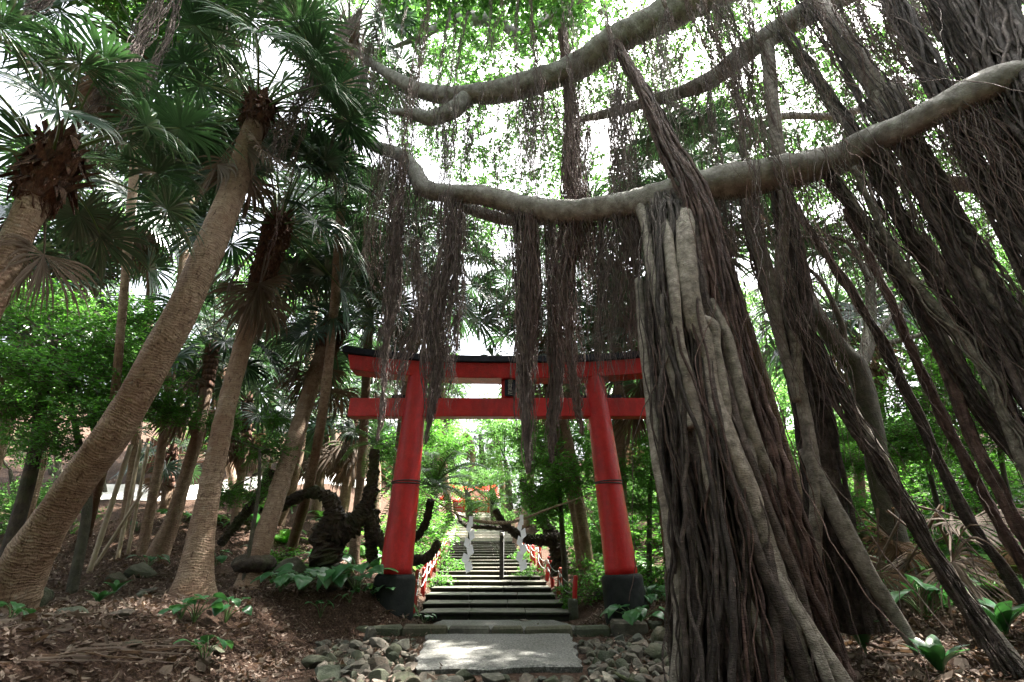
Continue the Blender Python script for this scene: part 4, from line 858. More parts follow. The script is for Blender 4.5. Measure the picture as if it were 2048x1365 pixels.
# --- diagonal prop roots to the right
DG = [
 ([(1585, 430, 22, 4.1), (1590, 600, 26, 3.9), (1643, 702, 30, 3.85), (1709, 833, 34, 3.8), (1775, 935, 36, 3.75), (1870, 1100, 34, 3.7), (1965, 1246, 40, 3.6), (2035, 1350, 60, 3.5)], 'prop_bark', 34),
 ([(1650, 330, 22, 3.75), (1735, 450, 28, 3.7), (1778, 520, 26, 3.65), (1870, 654, 40, 3.6), (1957, 797, 44, 3.55), (2060, 940, 54, 3.5), (2200, 1180, 60, 3.45)], 'prop_bark', 24),
 ([(1740, 290, 46, 3.6), (1804, 440, 42, 3.5), (1880, 534, 46, 3.45), (1957, 633, 56, 3.4), (2050, 750, 62, 3.35), (2300, 1120, 70, 3.3)], 'prop_bark', 10),
 ([(1570, 380, 14, 4.5), (1614, 450, 18, 4.5), (1654, 512, 18, 4.45), (1713, 600, 18, 4.4), (1775, 706, 22, 4.35), (1840, 844, 24, 4.3), (1921, 1012, 28, 4.2), (1995, 1122, 30, 4.1), (2080, 1250, 34, 4.0)], 'root_brown', 26),
 ([(1780, 180, 50, 3.3), (1899, 420, 50, 3.2), (1975, 552, 66, 3.15), (2060, 690, 80, 3.1), (2300, 1050, 90, 3.05)], 'prop_bark', 24),
 ([(1560, 60, 40, 4.1), (1640, 180, 44, 3.8), (1720, 290, 50, 3.6), (1790, 430, 40, 3.5), (1850, 540, 30, 3.5), (1960, 720, 34, 3.5), (2100, 950, 40, 3.5)], 'root_brown', 18),
 ([(1620, -20, 50, 4.0), (1720, 130, 60, 3.7), (1820, 300, 60, 3.4), (1920, 500, 54, 3.3), (2080, 800, 70, 3.2)], 'prop_bark', 20),
 ([(1760, -40, 60, 3.4), (1850, 120, 70, 3.2), (1960, 330, 90, 3.0), (2080, 540, 120, 2.9), (2300, 900, 130, 2.9)], 'root_brown', 34),
 ([(1900, -40, 60, 3.0), (1980, 120, 80, 2.9), (2070, 300, 100, 2.8), (2300, 700, 120, 2.8)], 'root_brown', 26),
 ([(1690, 420, 14, 4.2), (1760, 560, 16, 4.1), (1850, 760, 22, 4.0), (1950, 960, 26, 3.9), (2060, 1160, 30, 3.8)], 'root_red', 30),
 ([(1820, 560, 18, 3.6), (1880, 700, 26, 3.6), (1935, 850, 34, 3.55), (2010, 1000, 40, 3.5), (2100, 1150, 44, 3.45)], 'root_red', 34),
]
for k, (rows, mt, ns) in enumerate(DG):
    if mt == 'prop_bark':
        root([(a, b, c_ * .72, d) for a, b, c_, d in rows], mt)
        bundle([(a - 8, b, c_ * 1.25, d - .02) for a, b, c_, d in rows], ns, (.004, .014), 'prop_root', 'root_brown', seed=30 + k, wander=.45, twist=.4)
    else: bundle([(a, b, c_ * .72, d) for a, b, c_, d in rows], ns, (.005, .02), 'prop_root', mt, core=.3, seed=30 + k, wander=.4, twist=.3)
rq = np.random.default_rng(55)
for k in range(24):
    hi_ = k % 3 == 0; px = rq.uniform(1700, 2100) if not hi_ else rq.uniform(1560, 2080); Yv = rq.uniform(3.3, 4.7); p = at(px, rq.uniform(290, 380) - (px - 1600) * .25 if not hi_ else rq.uniform(-60, 60), Yv)
    zb = gz(p[0], p[1]) - .05; lean = rq.uniform(-.1, .45); r0 = rq.uniform(.008, .026); W = np.array([[p[0] + lean * t_ + rq.normal() * .05 * (0 < t_ < 1), p[1] - .15 * t_ + rq.normal() * .04, p[2] + (zb - p[2]) * t_, r0 * (1 + .6 * t_)] for t_ in (0, .25, .5, .75, 1)])
    Q = resample(W, 70); m = MB(); tubes(m, Q[:, :3] - B0, np.abs(Q[:, 3]) * (1 + .12 * noise(Q[:, :3], 5, 1)), 8)
    bundle3(np.column_stack([W[:, :3], W[:, 3] * 1.5]), 5, (.003, .008), 'x', 'prop_bark', 0, rq, .8, 1., .9, 5, 0, .08, 0, mb=m); m.build('prop_root', M['prop_bark' if k % 2 else 'hang_brown'], ban)
bundle([(1960, -60, 90, 2.9), (2010, 80, 100, 2.8), (2075, 240, 120, 2.7), (2200, 480, 140, 2.7)], 60, (.006, .025), 'prop_root', 'root_brown', core=.5, seed=97, wander=.5, twist=.4)
bundle([(1840, -60, 50, 3.2), (1930, 110, 60, 3.1), (2030, 320, 70, 3.0), (2150, 560, 80, 3.0)], 36, (.005, .02), 'prop_root', 'root_brown', seed=98, wander=.5, twist=.4)
# --- hanging aerial root clusters: (px_top,py_top,Y) -> drop to py_end ; width profile in px
def hang(rows, ns, rs=(.003, .008), mat='hang_brown', seed=0, wander=.6, fray=.0, twist=.8): bundle(rows, ns, rs, 'hanging_roots', mat, seed=seed, wander=wander, twist=twist, fray=fray, sides=4, taper=.4, step=.05)
HG = [
 ([(1035, 425, 36, 4.85), (1036, 520, 44, 4.85), (1040, 640, 40, 4.85), (1038, 740, 46, 4.85), (1040, 840, 48, 4.85), (1045, 945, 30, 4.85)], 130, 'hang_brown'),
 ([(1062, 430, 20, 4.75), (1066, 560, 26, 4.75), (1068, 660, 24, 4.75), (1062, 742, 10, 4.75)], 60, 'hang_red'),
 ([(1125, 60, 14, 5.5), (1140, 200, 18, 5.4), (1145, 330, 34, 4.9), (1150, 430, 44, 4.7), (1130, 560, 36, 4.7), (1140, 700, 42, 4.7), (1155, 800, 36, 4.7), (1165, 868, 16, 4.7)], 120, 'hang_red'),
 ([(1165, 420, 26, 4.6), (1175, 520, 28, 4.6), (1190, 610, 10, 4.6)], 50, 'hang_red'),
 ([(1100, 440, 16, 4.9), (1108, 600, 20, 4.9), (1112, 760, 24, 4.9), (1103, 860, 24, 4.9), (1102, 925, 14, 4.9)], 60, 'hang_brown'),
 ([(905, 395, 40, 5.2), (900, 500, 46, 5.2), (875, 620, 44, 5.2), (880, 720, 30, 5.2), (862, 820, 18, 5.2), (850, 888, 8, 5.2)], 120, 'hang_brown'),
 ([(865, 560, 22, 5.15), (855, 680, 22, 5.15), (860, 790, 16, 5.15), (858, 880, 8, 5.15)], 50, 'hang_brown'),
 ([(910, 420, 18, 5.1), (912, 600, 20, 5.1), (902, 740, 16, 5.1), (895, 850, 10, 5.1)], 50, 'hang_brown'),
 ([(800, 320, 22, 5.5), (795, 450, 26, 5.5), (790, 600, 24, 5.5), (770, 700, 24, 5.5), (765, 800, 20, 5.5), (755, 880, 10, 5.5)], 70, 'hang_brown'),
 ([(770, 310, 16, 5.6), (745, 450, 22, 5.6), (755, 560, 18, 5.6), (775, 600, 14, 5.6)], 36, 'hang_red'),
 ([(830, 480, 14, 5.4), (835, 620, 16, 5.4), (805, 720, 22, 5.4), (788, 810, 20, 5.4), (785, 900, 10, 5.4)], 50, 'hang_brown'),
 ([(1200, 415, 18, 4.5), (1205, 560, 18, 4.5), (1200, 700, 20, 4.5), (1220, 860, 10, 4.5)], 44, 'hang_brown'),
 ([(1240, 180, 26, 4.7), (1240, 330, 34, 4.5), (1240, 430, 34, 4.4), (1232, 560, 26, 4.4), (1225, 700, 18, 4.4), (1240, 820, 10, 4.4)], 80, 'hang_brown'),
 ([(1265, 410, 22, 4.3), (1262, 540, 26, 4.3), (1262, 660, 22, 4.3), (1255, 780, 12, 4.3)], 60, 'hang_red'),
 ([(1060, 170, 16, 5.6), (1055, 280, 20, 5.4), (1048, 380, 18, 5.0), (1050, 470, 12, 5.0)], 34, 'hang_brown'),
 ([(935, 205, 10, 5.9), (930, 300, 12, 5.9), (925, 420, 10, 5.9), (930, 520, 6, 5.9)], 14, 'hang_brown'),
 ([(900, 190, 12, 6.0), (890, 330, 16, 6.0), (885, 420, 12, 6.0)], 24, 'hang_brown'),
 ([(850, 20, 10, 6.6), (830, 160, 14, 6.3), (815, 300, 18, 6.0), (800, 420, 22, 5.9), (790, 520, 14, 5.9)], 34, 'hang_brown'),
 ([(760, 0, 12, 6.6), (735, 140, 16, 6.3), (715, 260, 24, 6.0), (690, 340, 24, 5.9), (670, 440, 18, 5.9)], 44, 'hang_brown'),
 ([(720, 20, 10, 5.3), (640, 140, 16, 4.6), (590, 220, 22, 4.1), (560, 270, 30, 4.05), (535, 330, 26, 4.05), (500, 400, 12, 4.05)], 60, 'hang_brown'),
 ([(350, -60, 20, 2.9), (290, 60, 20, 2.7), (240, 150, 22, 2.5), (190, 210, 18, 2.45), (140, 300, 12, 2.45)], 46, 'hang_brown'),
 ([(120, -40, 24, 2.6), (60, 20, 20, 2.5), (0, 45, 20, 2.4), (-60, 60, 16, 2.4)], 40, 'hang_brown'),
 ([(360, -60, 10, 3.0), (340, 60, 12, 2.9), (240, 260, 16, 2.8), (150, 330, 14, 2.7)], 18, 'hang_brown'),
 ([(640, -40, 10, 5.0), (560, 40, 14, 4.6), (470, 70, 12, 4.4), (420, 130, 8, 4.3)], 20, 'hang_red'),
 ([(1330, 20, 14, 4.6), (1325, 120, 14, 4.5), (1350, 250, 18, 4.2), (1375, 380, 22, 4.0)], 30, 'prop_bark'),
 ([(1415, 150, 12, 4.6), (1425, 280, 14, 4.5), (1450, 400, 14, 4.4), (1470, 560, 14, 4.4), (1500, 700, 10, 4.4)], 26, 'hang_brown'),
 ([(1460, 120, 14, 4.5), (1480, 260, 18, 4.3), (1510, 400, 16, 4.2), (1530, 560, 14, 4.2)], 30, 'hang_brown'),
]
for k, (rows, ns, mt) in enumerate(HG):
    fused = k in (0, 1, 2, 3, 4, 5)
    hang([(a + (12 if k == 0 else 0), b, c_ * (1.0 if k == 0 else 1.2 if fused else 1.7), d) for a, b, c_, d in rows], ns, (.0025, .008 if fused else .0055), mt, 60 + k, .62 if fused else .75, .38 if fused else .6)
    if k in (0, 2, 5, 8, 4): bundle([(a + (12 if k == 0 else 0), b, c_ * .62, d) for a, b, c_, d in rows[1:]], 12, (.006, .02), 'hanging_roots', mt, core=.5, seed=160 + k, wander=.6, taper=.7, sides=6)
# loose curtains: single strands dropping from the branches
def curtain(Q, i0, i1, n_, zlo, zhi, mat, seed, rad=(.0022, .0055), sway=.11):
    r = np.random.default_rng(seed); ii = r.uniform(i0, i1, n_) * (len(Q) - 1); a = Q[ii.astype(int)]; N = 44
    # gather in small tufts
    tuft = np.round(ii / 3) * 3; a = Q[np.clip(tuft.astype(int), 0, len(Q) - 1)]; off = r.normal(size=(n_, 2)) * .05
    L = r.uniform(zlo, zhi, n_) ** 1.0; t = np.linspace(0, 1, N)
    P = np.zeros((n_, N, 3)); s = t[None] * L[:, None]
    for ax in (0, 1):
        P[..., ax] = a[:, ax, None] + off[:, ax, None] * np.minimum(1, s * 2) + sway * (np.sin(s * r.uniform(.8, 2, (n_, 1)) + r.uniform(0, 6, (n_, 1))) - np.sin(r.uniform(0, 6, (n_, 1)))) * np.minimum(1, s) * .6 + .026 * np.sin(s * r.uniform(5, 14, (n_, 1)) + r.uniform(0, 6, (n_, 1)))
    P[..., 2] = a[:, 2, None] + a[:, 3, None] * .6 - s
    m = MB(); tubes(m, P - B0, r.uniform(*rad, (n_, 1)) * (1 - .5 * t[None]) * np.ones((n_, N)), 4, 0, cap=False); m.build('hanging_roots', M[mat], ban)
curtain(BR[2], .02, .30, 209, .4, 2.6, 'hang_brown', 1); curtain(BR[2], .28, .62, 361, .3, 2.6, 'hang_brown', 2); curtain(BR[2], .30, .60, 114, .3, 1.9, 'hang_red', 3)
curtain(BR[1], .05, .5, 266, .5, 4.2, 'hang_brown', 4); curtain(BR[1], .45, .98, 361, .4, 4.2, 'hang_brown', 5); curtain(BR[1], .4, .9, 114, .4, 4.5, 'hang_red', 6)
curtain(BR[3], .1, .98, 285, .4, 3.6, 'hang_brown', 7); curtain(BR[4], .05, .95, 114, .5, 4.0, 'hang_brown', 8); curtain(BR[2], .6, .98, 361, .4, 3.2, 'hang_brown', 9); curtain(BR[2], .6, .98, 171, .4, 3.0, 'hang_red', 10)
curtain(BR[1], .1, .95, 114, .5, 4.5, 'prop_bark', 12, (.004, .008))
# tangled fine roots wandering at upper right and across the trunks
def tangle(n_, x0, x1, y0, y1, Y0, Y1, mat, seed, vx=.10, rad=(.002, .0055)):
    r = np.random.default_rng(seed); N = 40; P = np.zeros((n_, N, 3))
    for k in range(n_):
        p = at(r.uniform(x0, x1), r.uniform(y0, y1), r.uniform(Y0, Y1)); d = np.array([r.normal() * vx, r.normal() * vx, -1.]); st_ = r.uniform(.03, .07)
        for j in range(N): P[k, j] = p; d = nrm(d + r.normal(size=3) * .14 + [0, 0, -.12]); p = p + d * st_
    m = MB(); tubes(m, P - B0, r.uniform(*rad, (n_, 1)) * np.linspace(1, .5, N)[None], 4, 0, cap=False); m.build('hanging_roots', M[mat], ban)
tangle(150, 1500, 2060, -60, 420, 3.0, 4.0, 'hang_red', 1); tangle(150, 1500, 2060, -60, 500, 3.0, 4.4, 'hang_brown', 2); tangle(26, 1290, 1620, 350, 1000, 3.25, 3.5, 'hang_red', 3, .1)
tangle(70, 1560, 2040, 300, 900, 3.4, 4.4, 'hang_brown', 4, .3); tangle(40, 1000, 1300, 0, 200, 4.6, 5.4, 'hang_red', 5, .3)
rw = np.random.default_rng(88)
def wisps(n_, x0, x1, y0, Y0, Y1, L0, L1, seed, mats):
    r = np.random.default_rng(seed)
    for mt in mats:
        m = MB()
        for k in range(n_):
            Yv = r.uniform(Y0, Y1); p = at(r.uniform(x0, x1), y0 + r.uniform(-60, 60), Yv); L = r.uniform(L0, L1); n1 = 7; c = np.cumsum(r.normal(size=(n1, 2)) * .07, axis=0); c -= c[0]
            W = np.zeros((n1, 4)); W[:, 0] = p[0] + c[:, 0]; W[:, 1] = p[1] + c[:, 1]; W[:, 2] = p[2] - np.linspace(0, L, n1); W[:, 3] = r.uniform(.02, .07) * np.array([.4, .7, 1, 1.1, 1, .8, .3])
            bundle3(W, int(r.integers(5, 14)), (.002, .0055), 'x', mt, 0, r, .8, 1., .8, 4, .5, .06, .7, mb=m)
        m.build('hanging_roots', M[mt], ban)
wisps(22, 660, 1340, 0, 4.6, 6.4, 3.5, 6.8, 1, ('hang_brown', 'hang_red')); wisps(14, 680, 1300, 250, 4.6, 5.8, 1.5, 3.6, 2, ('hang_brown', 'prop_bark')); wisps(34, 1320, 2060, -40, 3.2, 4.6, 2.5, 6., 3, ('hang_brown', 'prop_bark', 'hang_red')); wisps(5, 380, 700, -20, 4.0, 5.0, 1.5, 3.0, 4, ('hang_brown',))
# foliage of the banyan
rf = np.random.default_rng(5)
cl_spots = []
for (px, py, Yv) in [(800, 30, 8), (900, 110, 8), (1000, 90, 8.2), (1080, 60, 8), (1160, 20, 7.5), (1240, 170, 8), (1150, 230, 8), (1050, 260, 9), (960, 330, 9.5), (880, 130, 9), (990, 0, 7.5), (1100, -40, 7), (1220, -40, 7),
        (1330, 130, 8), (1400, 60, 7.5), (1460, 200, 8), (1380, 250, 8.5), (1000, 420, 10), (1140, 340, 9), (1560, 170, 8), (1620, 300, 8.5), (1700, 150, 7.5), (1780, 80, 7), (1850, 190, 7.5), (1950, 60, 6.5), (1760, 280, 8),
        (1900, 330, 8), (2000, 260, 7), (1990, 430, 8), (1660, 230, 8.5), (1500, 300, 9), (740, 190, 8.5), (850, 280, 9.5), (950, 200, 9), (1290, 300, 9.5), (1870, -20, 6.5), (1500, -30, 7), (1640, 0, 7), (700, -30, 8), (930, 470, 11), (1540, 440, 10), (1980, 140, 7.5), (1330, 210, 10), (1420, 330, 10), (1580, 60, 10), (1660, 120, 10), (1720, 360, 10), (1820, 400, 10), (1900, 470, 10), (1600, 380, 11), (1220, 120, 10), (1120, 130, 10), (1040, 190, 10), (930, 60, 10), (1480, 80, 10), (1820, 240, 9), (2040, 360, 9), (1760, 470, 12), (2020, 540, 10), (1240, 400, 12), (1180, 460, 12)]:
    p = at(px, py, Yv); put('foliage', C_BAN[int(rf.integers(3))], ban, p - B0, (rf.uniform(-.3, .3), rf.uniform(-.3, .3), rf.uniform(0, 6)), rf.uniform(.8, 1.15))

C_DENSE = cl('foliage', 'banyan_leaf', 420, 12, (2.2, 2.2, .9), .17, tw_len=.5, wide=.6)
rc = np.random.default_rng(9)
for k in range(25):  # out-of-view leaf masses overhead, added to block sun and sky light
    x, y = rc.uniform(-9, 9), rc.uniform(-7.5, 5.5); z = 8.8 + rc.uniform(-1, 1.6)
    if z < 1 + y * 2.2 + 0: z = max(z, 1 + y * 2.3)
    put('foliage', C_DENSE[k % 3], ban, np.array([x, y, z]) - B0, (rc.uniform(-.3, .3), rc.uniform(-.3, .3), rc.uniform(0, 6)), rc.uniform(.6, .9))
branch_back = [np.array([8.2, 2.4, 4.6, .3]), np.array([5.6, .2, 7.6, .24]), np.array([-1.5, -2.5, 8.4, .15]), np.array([-3, -5, 9, .07])]
for sgn in (1,):
    Q = resample([b_ * [1 if i < 1 else sgn, 1, 1, 1] for i, b_ in enumerate(branch_back)], 30); mb = MB(); tubes(mb, Q[:, :3] - B0, Q[:, 3], 14); mb.build('branch', M['banyan_bark'], ban)

# ================================================================ other trees and shrubs
def tree(name, label, cat, pts, parts, clouds, mat='grey_bark', group=None, limbs=(), sc_=1.):
    """pts: trunk rows (px,py,w,Y); parts: foliage spots (px,py,Y,scale)"""
    W = np.array([np.append(at(a, b, Yv), wpx(wd, b, Yv, a) / 2) for a, b, wd, Yv in pts]); W[0, 2] = gz(W[0, 0], W[0, 1]) - .05
    root = empty(name, W[0, :3], label, cat, group); b0 = W[0, :3].copy(); Q = resample(W, 40); mb = MB(); tubes(mb, Q[:, :3] - b0, np.abs(Q[:, 3]), 12)
    for (px, py, Yv, s) in parts:
        p = at(px, py, Yv); d = np.linalg.norm(Q[:, :3] - p, axis=1) + np.abs(np.linspace(0, 1, 40) - .75) * .3; k = int(np.argmin(d)); q = Q[k, :3]; m = (p + q) / 2 + rf.normal(size=3) * .08
        L = resample([q, m, p], 10); tubes(mb, L - b0, np.linspace(max(.012, abs(Q[k, 3]) * .5), .006, 10), 6)
    for rows in limbs:
        L = resample(np.array([np.append(at(a, b, Yv), wpx(wd, b, Yv, a) / 2) for a, b, wd, Yv in rows]), 24); tubes(mb, L[:, :3] - b0, np.abs(L[:, 3]), 8)
    mb.build('trunk', M[mat], root)
    for (px, py, Yv, s) in parts: put('foliage', clouds[int(rf.integers(len(clouds)))], root, at(px, py, Yv) - b0, (rf.uniform(-.2, .2), rf.uniform(-.2, .2), rf.uniform(0, 6)), s)
    return root
tree('leafy_tree', 'bright green leafy tree with thin dark trunk behind the big leaning palm', 'tree', [(35, 1090, 40, 6.6), (60, 950, 34, 6.6), (85, 800, 26, 6.6), (110, 680, 16, 6.6)],
     [(60, 700, 6.6, 1.), (150, 760, 6.4, .9), (30, 810, 6.4, .8), (230, 700, 6.8, .9), (120, 620, 7, .9), (10, 600, 7, .9), (300, 760, 7, .7), (190, 830, 6.2, .7), (90, 880, 6.2, .6), (280, 640, 7.5, .8), (10, 720, 6, .6)], C_BUSH, 'dark_bark')
tree('leafy_tree', 'slender forked tree with small leaves left of the smooth palm', 'tree', [(165, 1130, 26, 6.8), (175, 1000, 22, 6.8), (150, 850, 14, 6.8), (140, 780, 10, 6.8)],
     [(200, 800, 7.4, .6), (330, 830, 7.5, .6), (350, 810, 7.6, .5), (90, 790, 7.6, .7)], C_BUSH)
tree('leafy_shrub', 'small leafy sapling between the smooth palm and the burl palm', 'shrub', [(500, 1110, 10, 7.2), (515, 1000, 8, 7.2), (520, 900, 6, 7.2)],
     [(440, 850, 8, .5), (530, 900, 7.6, .5), (500, 980, 7.8, .4), (450, 990, 7.6, .4), (550, 840, 8, .4)], C_BUSH)
tree('mossy_tree', 'gnarled mossy green tree forking behind the diagonal roots', 'tree', [(1790, 1100, 62, 6.0), (1760, 960, 52, 6.0), (1745, 860, 50, 6.0), (1715, 740, 50, 6.0), (1690, 710, 46, 6.0), (1640, 640, 36, 6.1), (1600, 560, 26, 6.3), (1540, 470, 14, 6.5)],
     [(1560, 380, 7.5, .5), (1700, 450, 7.5, .5), (1850, 480, 7.5, .5)], C_BAN, 'grey_bark',
     limbs=[[(1712, 740, 40, 6.0), (1735, 690, 32, 6.1), (1742, 600, 24, 6.2), (1738, 520, 18, 6.3), (1760, 440, 12, 6.4), (1740, 380, 6, 6.5)], [(1735, 690, 20, 6.1), (1780, 640, 14, 6.3), (1850, 560, 12, 6.4), (1930, 520, 10, 6.6), (1990, 470, 6, 6.6)],
            [(1738, 560, 14, 6.2), (1700, 490, 10, 6.3), (1650, 470, 6, 6.4)], [(1690, 700, 20, 6.0), (1680, 640, 14, 5.9), (1640, 560, 10, 5.9), (1590, 520, 6, 5.9)], [(1742, 600, 10, 6.2), (1800, 560, 8, 6.3), (1830, 470, 5, 6.4)], [(1760, 690, 16, 6.2), (1840, 670, 12, 6.3), (1900, 640, 8, 6.4)]])
for rows, parts, lab in [
    ([(1860, 1000, 14, 7.5), (1850, 900, 12, 7.5), (1850, 800, 8, 7.5)], [(1830, 780, 7.2, 1.), (1900, 830, 7.4, .9), (1850, 880, 6.8, .8), (1760, 860, 7.2, .7), (1950, 780, 7.6, .9), (1900, 720, 8, .9), (1790, 900, 6.8, .6)], 'bright sunlit shrub behind the diagonal roots'),
    ([(2000, 1000, 14, 6.8), (2000, 900, 12, 6.8), (2010, 760, 8, 6.8)], [(2010, 700, 7, .9), (1960, 620, 8, .9), (2040, 600, 7.4, .9), (2010, 860, 6.6, .8), (2060, 780, 6.6, .9), (1900, 580, 9, 1.)], 'tall green shrub at the right edge of the woods'),
    ([(1700, 1060, 10, 7.0), (1690, 960, 8, 7.0), (1690, 890, 5, 7.0)], [(1690, 870, 7.0, .5), (1660, 920, 6.8, .5), (1720, 930, 6.8, .5), (1700, 1000, 6.6, .4)], 'small bright shrub between the root trunks'),
    ([(1130, 1120, 12, 10), (1120, 1000, 10, 10), (1110, 900, 8, 10)], [(1080, 920, 10, .9), (1140, 960, 9.6, .8), (1080, 990, 9.8, .7), (1180, 920, 10.5, .8), (1060, 880, 11, .8), (1140, 870, 11, .9), (1090, 1030, 10, .5)], 'green maple like tree leaning over the stairs on the right'),
    ([(1290, 1120, 12, 9.5), (1300, 1000, 10, 9.5), (1310, 920, 8, 9.5)], [(1270, 940, 9.6, .7), (1310, 900, 9.8, .7), (1280, 1010, 9, .5), (1290, 870, 10, .7), (1330, 960, 9, .6)], 'leafy shrub just right of the right gate pillar'),
    ([(780, 1070, 12, 13), (790, 980, 10, 13), (800, 900, 8, 13)], [(800, 900, 13, .9), (850, 870, 14, 1.), (740, 900, 13, .8), (900, 890, 15, .9)], 'leafy tree behind the left gate pillar')]:
    tree('leafy_shrub', lab, 'shrub', rows, parts, C_BUSH)
# bright woodland crowns behind
for k, (px, Yv, ytop, s) in enumerate([(60, 14, 560, 1.), (180, 13, 640, .9), (330, 15, 600, 1.), (470, 18, 640, 1.), (90, 12, 330, .9), (250, 14, 350, 1.), (560, 18, 420, 1.), (660, 20, 720, 1.1), (860, 26, 760, 1.2), (1120, 24, 800, 1.2), (1250, 20, 760, 1.), (1400, 18, 640, 1.1),
        (1560, 17, 620, 1.), (1700, 16, 560, 1.), (1850, 15, 520, 1.), (1990, 14, 470, 1.), (1940, 12, 640, .8), (1620, 13, 800, .8), (20, 10, 900, .6), (1230, 13, 930, .6), (1010, 28, 880, 1.), (1420, 22, 900, 1.), (760, 24, 860, 1.), (900, 34, 850, 1.2), (960, 38, 830, 1.3), (1040, 36, 840, 1.2), (850, 30, 800, 1.1), (1090, 30, 780, 1.1), (930, 27, 950, .5), (980, 26, 940, .5)]):
    yb = 1040 if Yv > 12 else 1060
    parts = [(px + rf.uniform(-70, 70) * 14 / Yv, ytop + rf.uniform(-40, 170), Yv + rf.uniform(-1, 1), s * rf.uniform(.6, .95)) for _ in range(5)]
    tree('woodland_tree', 'pale green broadleaf tree in the woods behind the palms', 'tree', [(px + 10, yb, 16, Yv), (px + 6, (yb + ytop) / 2, 13, Yv), (px, ytop + 40, 8, Yv)], parts, C_FAR, group='broadleaf trees in the background woods')

for k, (x, y, s) in enumerate([(-7, -6, 1.), (-3.5, -7.5, 1.1), (0, -8, 1.), (3.5, -7, 1.1), (7, -5.5, 1.), (-9, -2, 1.), (9, -1, 1.)]):  # unseen trees added behind the camera to darken faces turned towards it
    z = gz(x, y); root_ = empty('woodland_tree', (x, y, z), 'unseen dense broadleaf tree added opposite the gate to block light', 'tree', 'unseen trees added opposite the gate to block light')
    mb = MB(); tubes(mb, resample([(0, 0, -.1), (.1, .1, 3), (0, .2, 6.5)], 20), np.linspace(.22, .08, 20), 10); mb.build('trunk', M['grey_bark'], root_)
    for q in range(7): put('foliage', C_DENSE[q % 3], root_, (rf.uniform(-1.3, 1.3), rf.uniform(-1, 1), 1.8 + q * .95), (0, 0, rf.uniform(0, 6)), s)

# ---------------------------------------------------------------- cycads
def cyc_frond(e, seed):
    r = np.random.default_rng(seed); mb = MB(); N = 26; L = 1.25; P = np.zeros((N, 3)); a = e
    for i in range(1, N): a -= (1.15 / N) * (1 + .6 * i / N) * (1 if e > 0 else .5); P[i] = P[i - 1] + L / N * np.array([cos(a), 0, sin(a)])
    tubes(mb, P, np.linspace(.012, .003, N), 5, 0, cap=False); T = nrm(np.gradient(P, axis=0))
    for u in np.linspace(.12, 1, 62):
        k = min(int(u * (N - 1)), N - 1); p = P[k]; t = T[k]; up = np.cross(t, [0, 1., 0]); up = up if up[2] > 0 else -up
        ll = .17 * sin(pi * (.12 + .8 * u)) ** .6 * r.uniform(.9, 1.1)
        for s in (-1, 1):
            d = nrm(t * .45 + np.array([0, s, 0]) + up * .35); q = p + d * ll * .55; tip = p + nrm(d + [0, 0, -.3]) * ll; wv = t * .010
            mb.add([p - wv, p + wv, q + wv * 1.1, q - wv * 1.1, tip], [[0, 1, 2, 3]], 1); n0 = mb.n - 5; mb.f.append(np.array([[n0 + 3, n0 + 2, n0 + 4]])); mb.m.append(np.array([1]))
    return mb.mesh('frond', [M['petiole'], M['cycad_leaf']])
CY = {e: cyc_frond(R(e), 700 + e) for e in (80, 60, 42, 24, 5)}
def cycad(trunks, crowns, label, name='cycad'):
    p0 = at(trunks[0][0][0], trunks[0][0][1], trunks[0][0][3]); root = empty(name, p0, label, 'cycad')
    for rows in trunks:
        W = resample(np.array([np.append(at(a, b, Yv), wpx(wd, b, Yv, a) / 2) for a, b, wd, Yv in rows]), 70); l = np.linspace(0, 1, 70); th = np.arange(18) * 2 * pi / 18
        rm = 1 + .10 * np.sin(th[None] * 5 + np.arange(70)[:, None] * 2.1) + .11 * rf.normal(size=(70, 18)) + .10 * np.sin(np.arange(70)[:, None] * .6); mb = MB(); tubes(mb, W[:, :3] - p0, np.abs(W[:, 3]), 18, 0, True, rm[None]); mb.build('trunk', M['dark_bark'], root, smooth=False)
    for (px, py, Yv, n_, s) in crowns:
        c_ = at(px, py, Yv) - p0
        for i in range(n_):
            e = 82 - 88 * (i + .5) / n_; put('frond', CY[min(CY, key=lambda q: abs(q - e))], root, c_, (rf.uniform(-.15, .15), 0, i * 2.4 + px), s * rf.uniform(.85, 1.1))
    return root
cycad([[(655, 1130, 60, 8.6), (652, 1075, 62, 8.6), (668, 1035, 44, 8.6), (660, 1000, 30, 8.6), (625, 985, 24, 8.6), (585, 1000, 24, 8.6), (555, 1020, 18, 8.7)], [(640, 1080, 50, 8.6), (690, 1060, 50, 8.6), (730, 1020, 34, 8.6), (745, 960, 24, 8.6), (750, 900, 18, 8.6)],
       [(740, 1030, 24, 8.6), (760, 1080, 21, 8.6), (800, 1115, 19, 8.6), (850, 1118, 18, 8.5), (878, 1085, 15, 8.4)], [(745, 1130, 22, 8.7), (742, 1070, 26, 8.7), (745, 1020, 30, 8.7)], [(440, 1090, 18, 8.8), (480, 1040, 22, 8.8), (520, 990, 24, 8.8), (545, 940, 26, 8.8)]],
      [(750, 890, 8.6, 14, .7), (885, 1075, 8.4, 5, .4), (545, 925, 8.8, 9, .6)], 'sprawling cycad with dark twisted trunks left of the left gate pillar')
cycad([[(775, 1100, 15, 9.3), (820, 1085, 16, 9.3), (850, 1050, 15, 9.2), (862, 1000, 15, 9.0)]], [(868, 975, 8.9, 30, 1.05)], 'sunlit cycad crown of arching feather leaves just right of the left pillar')
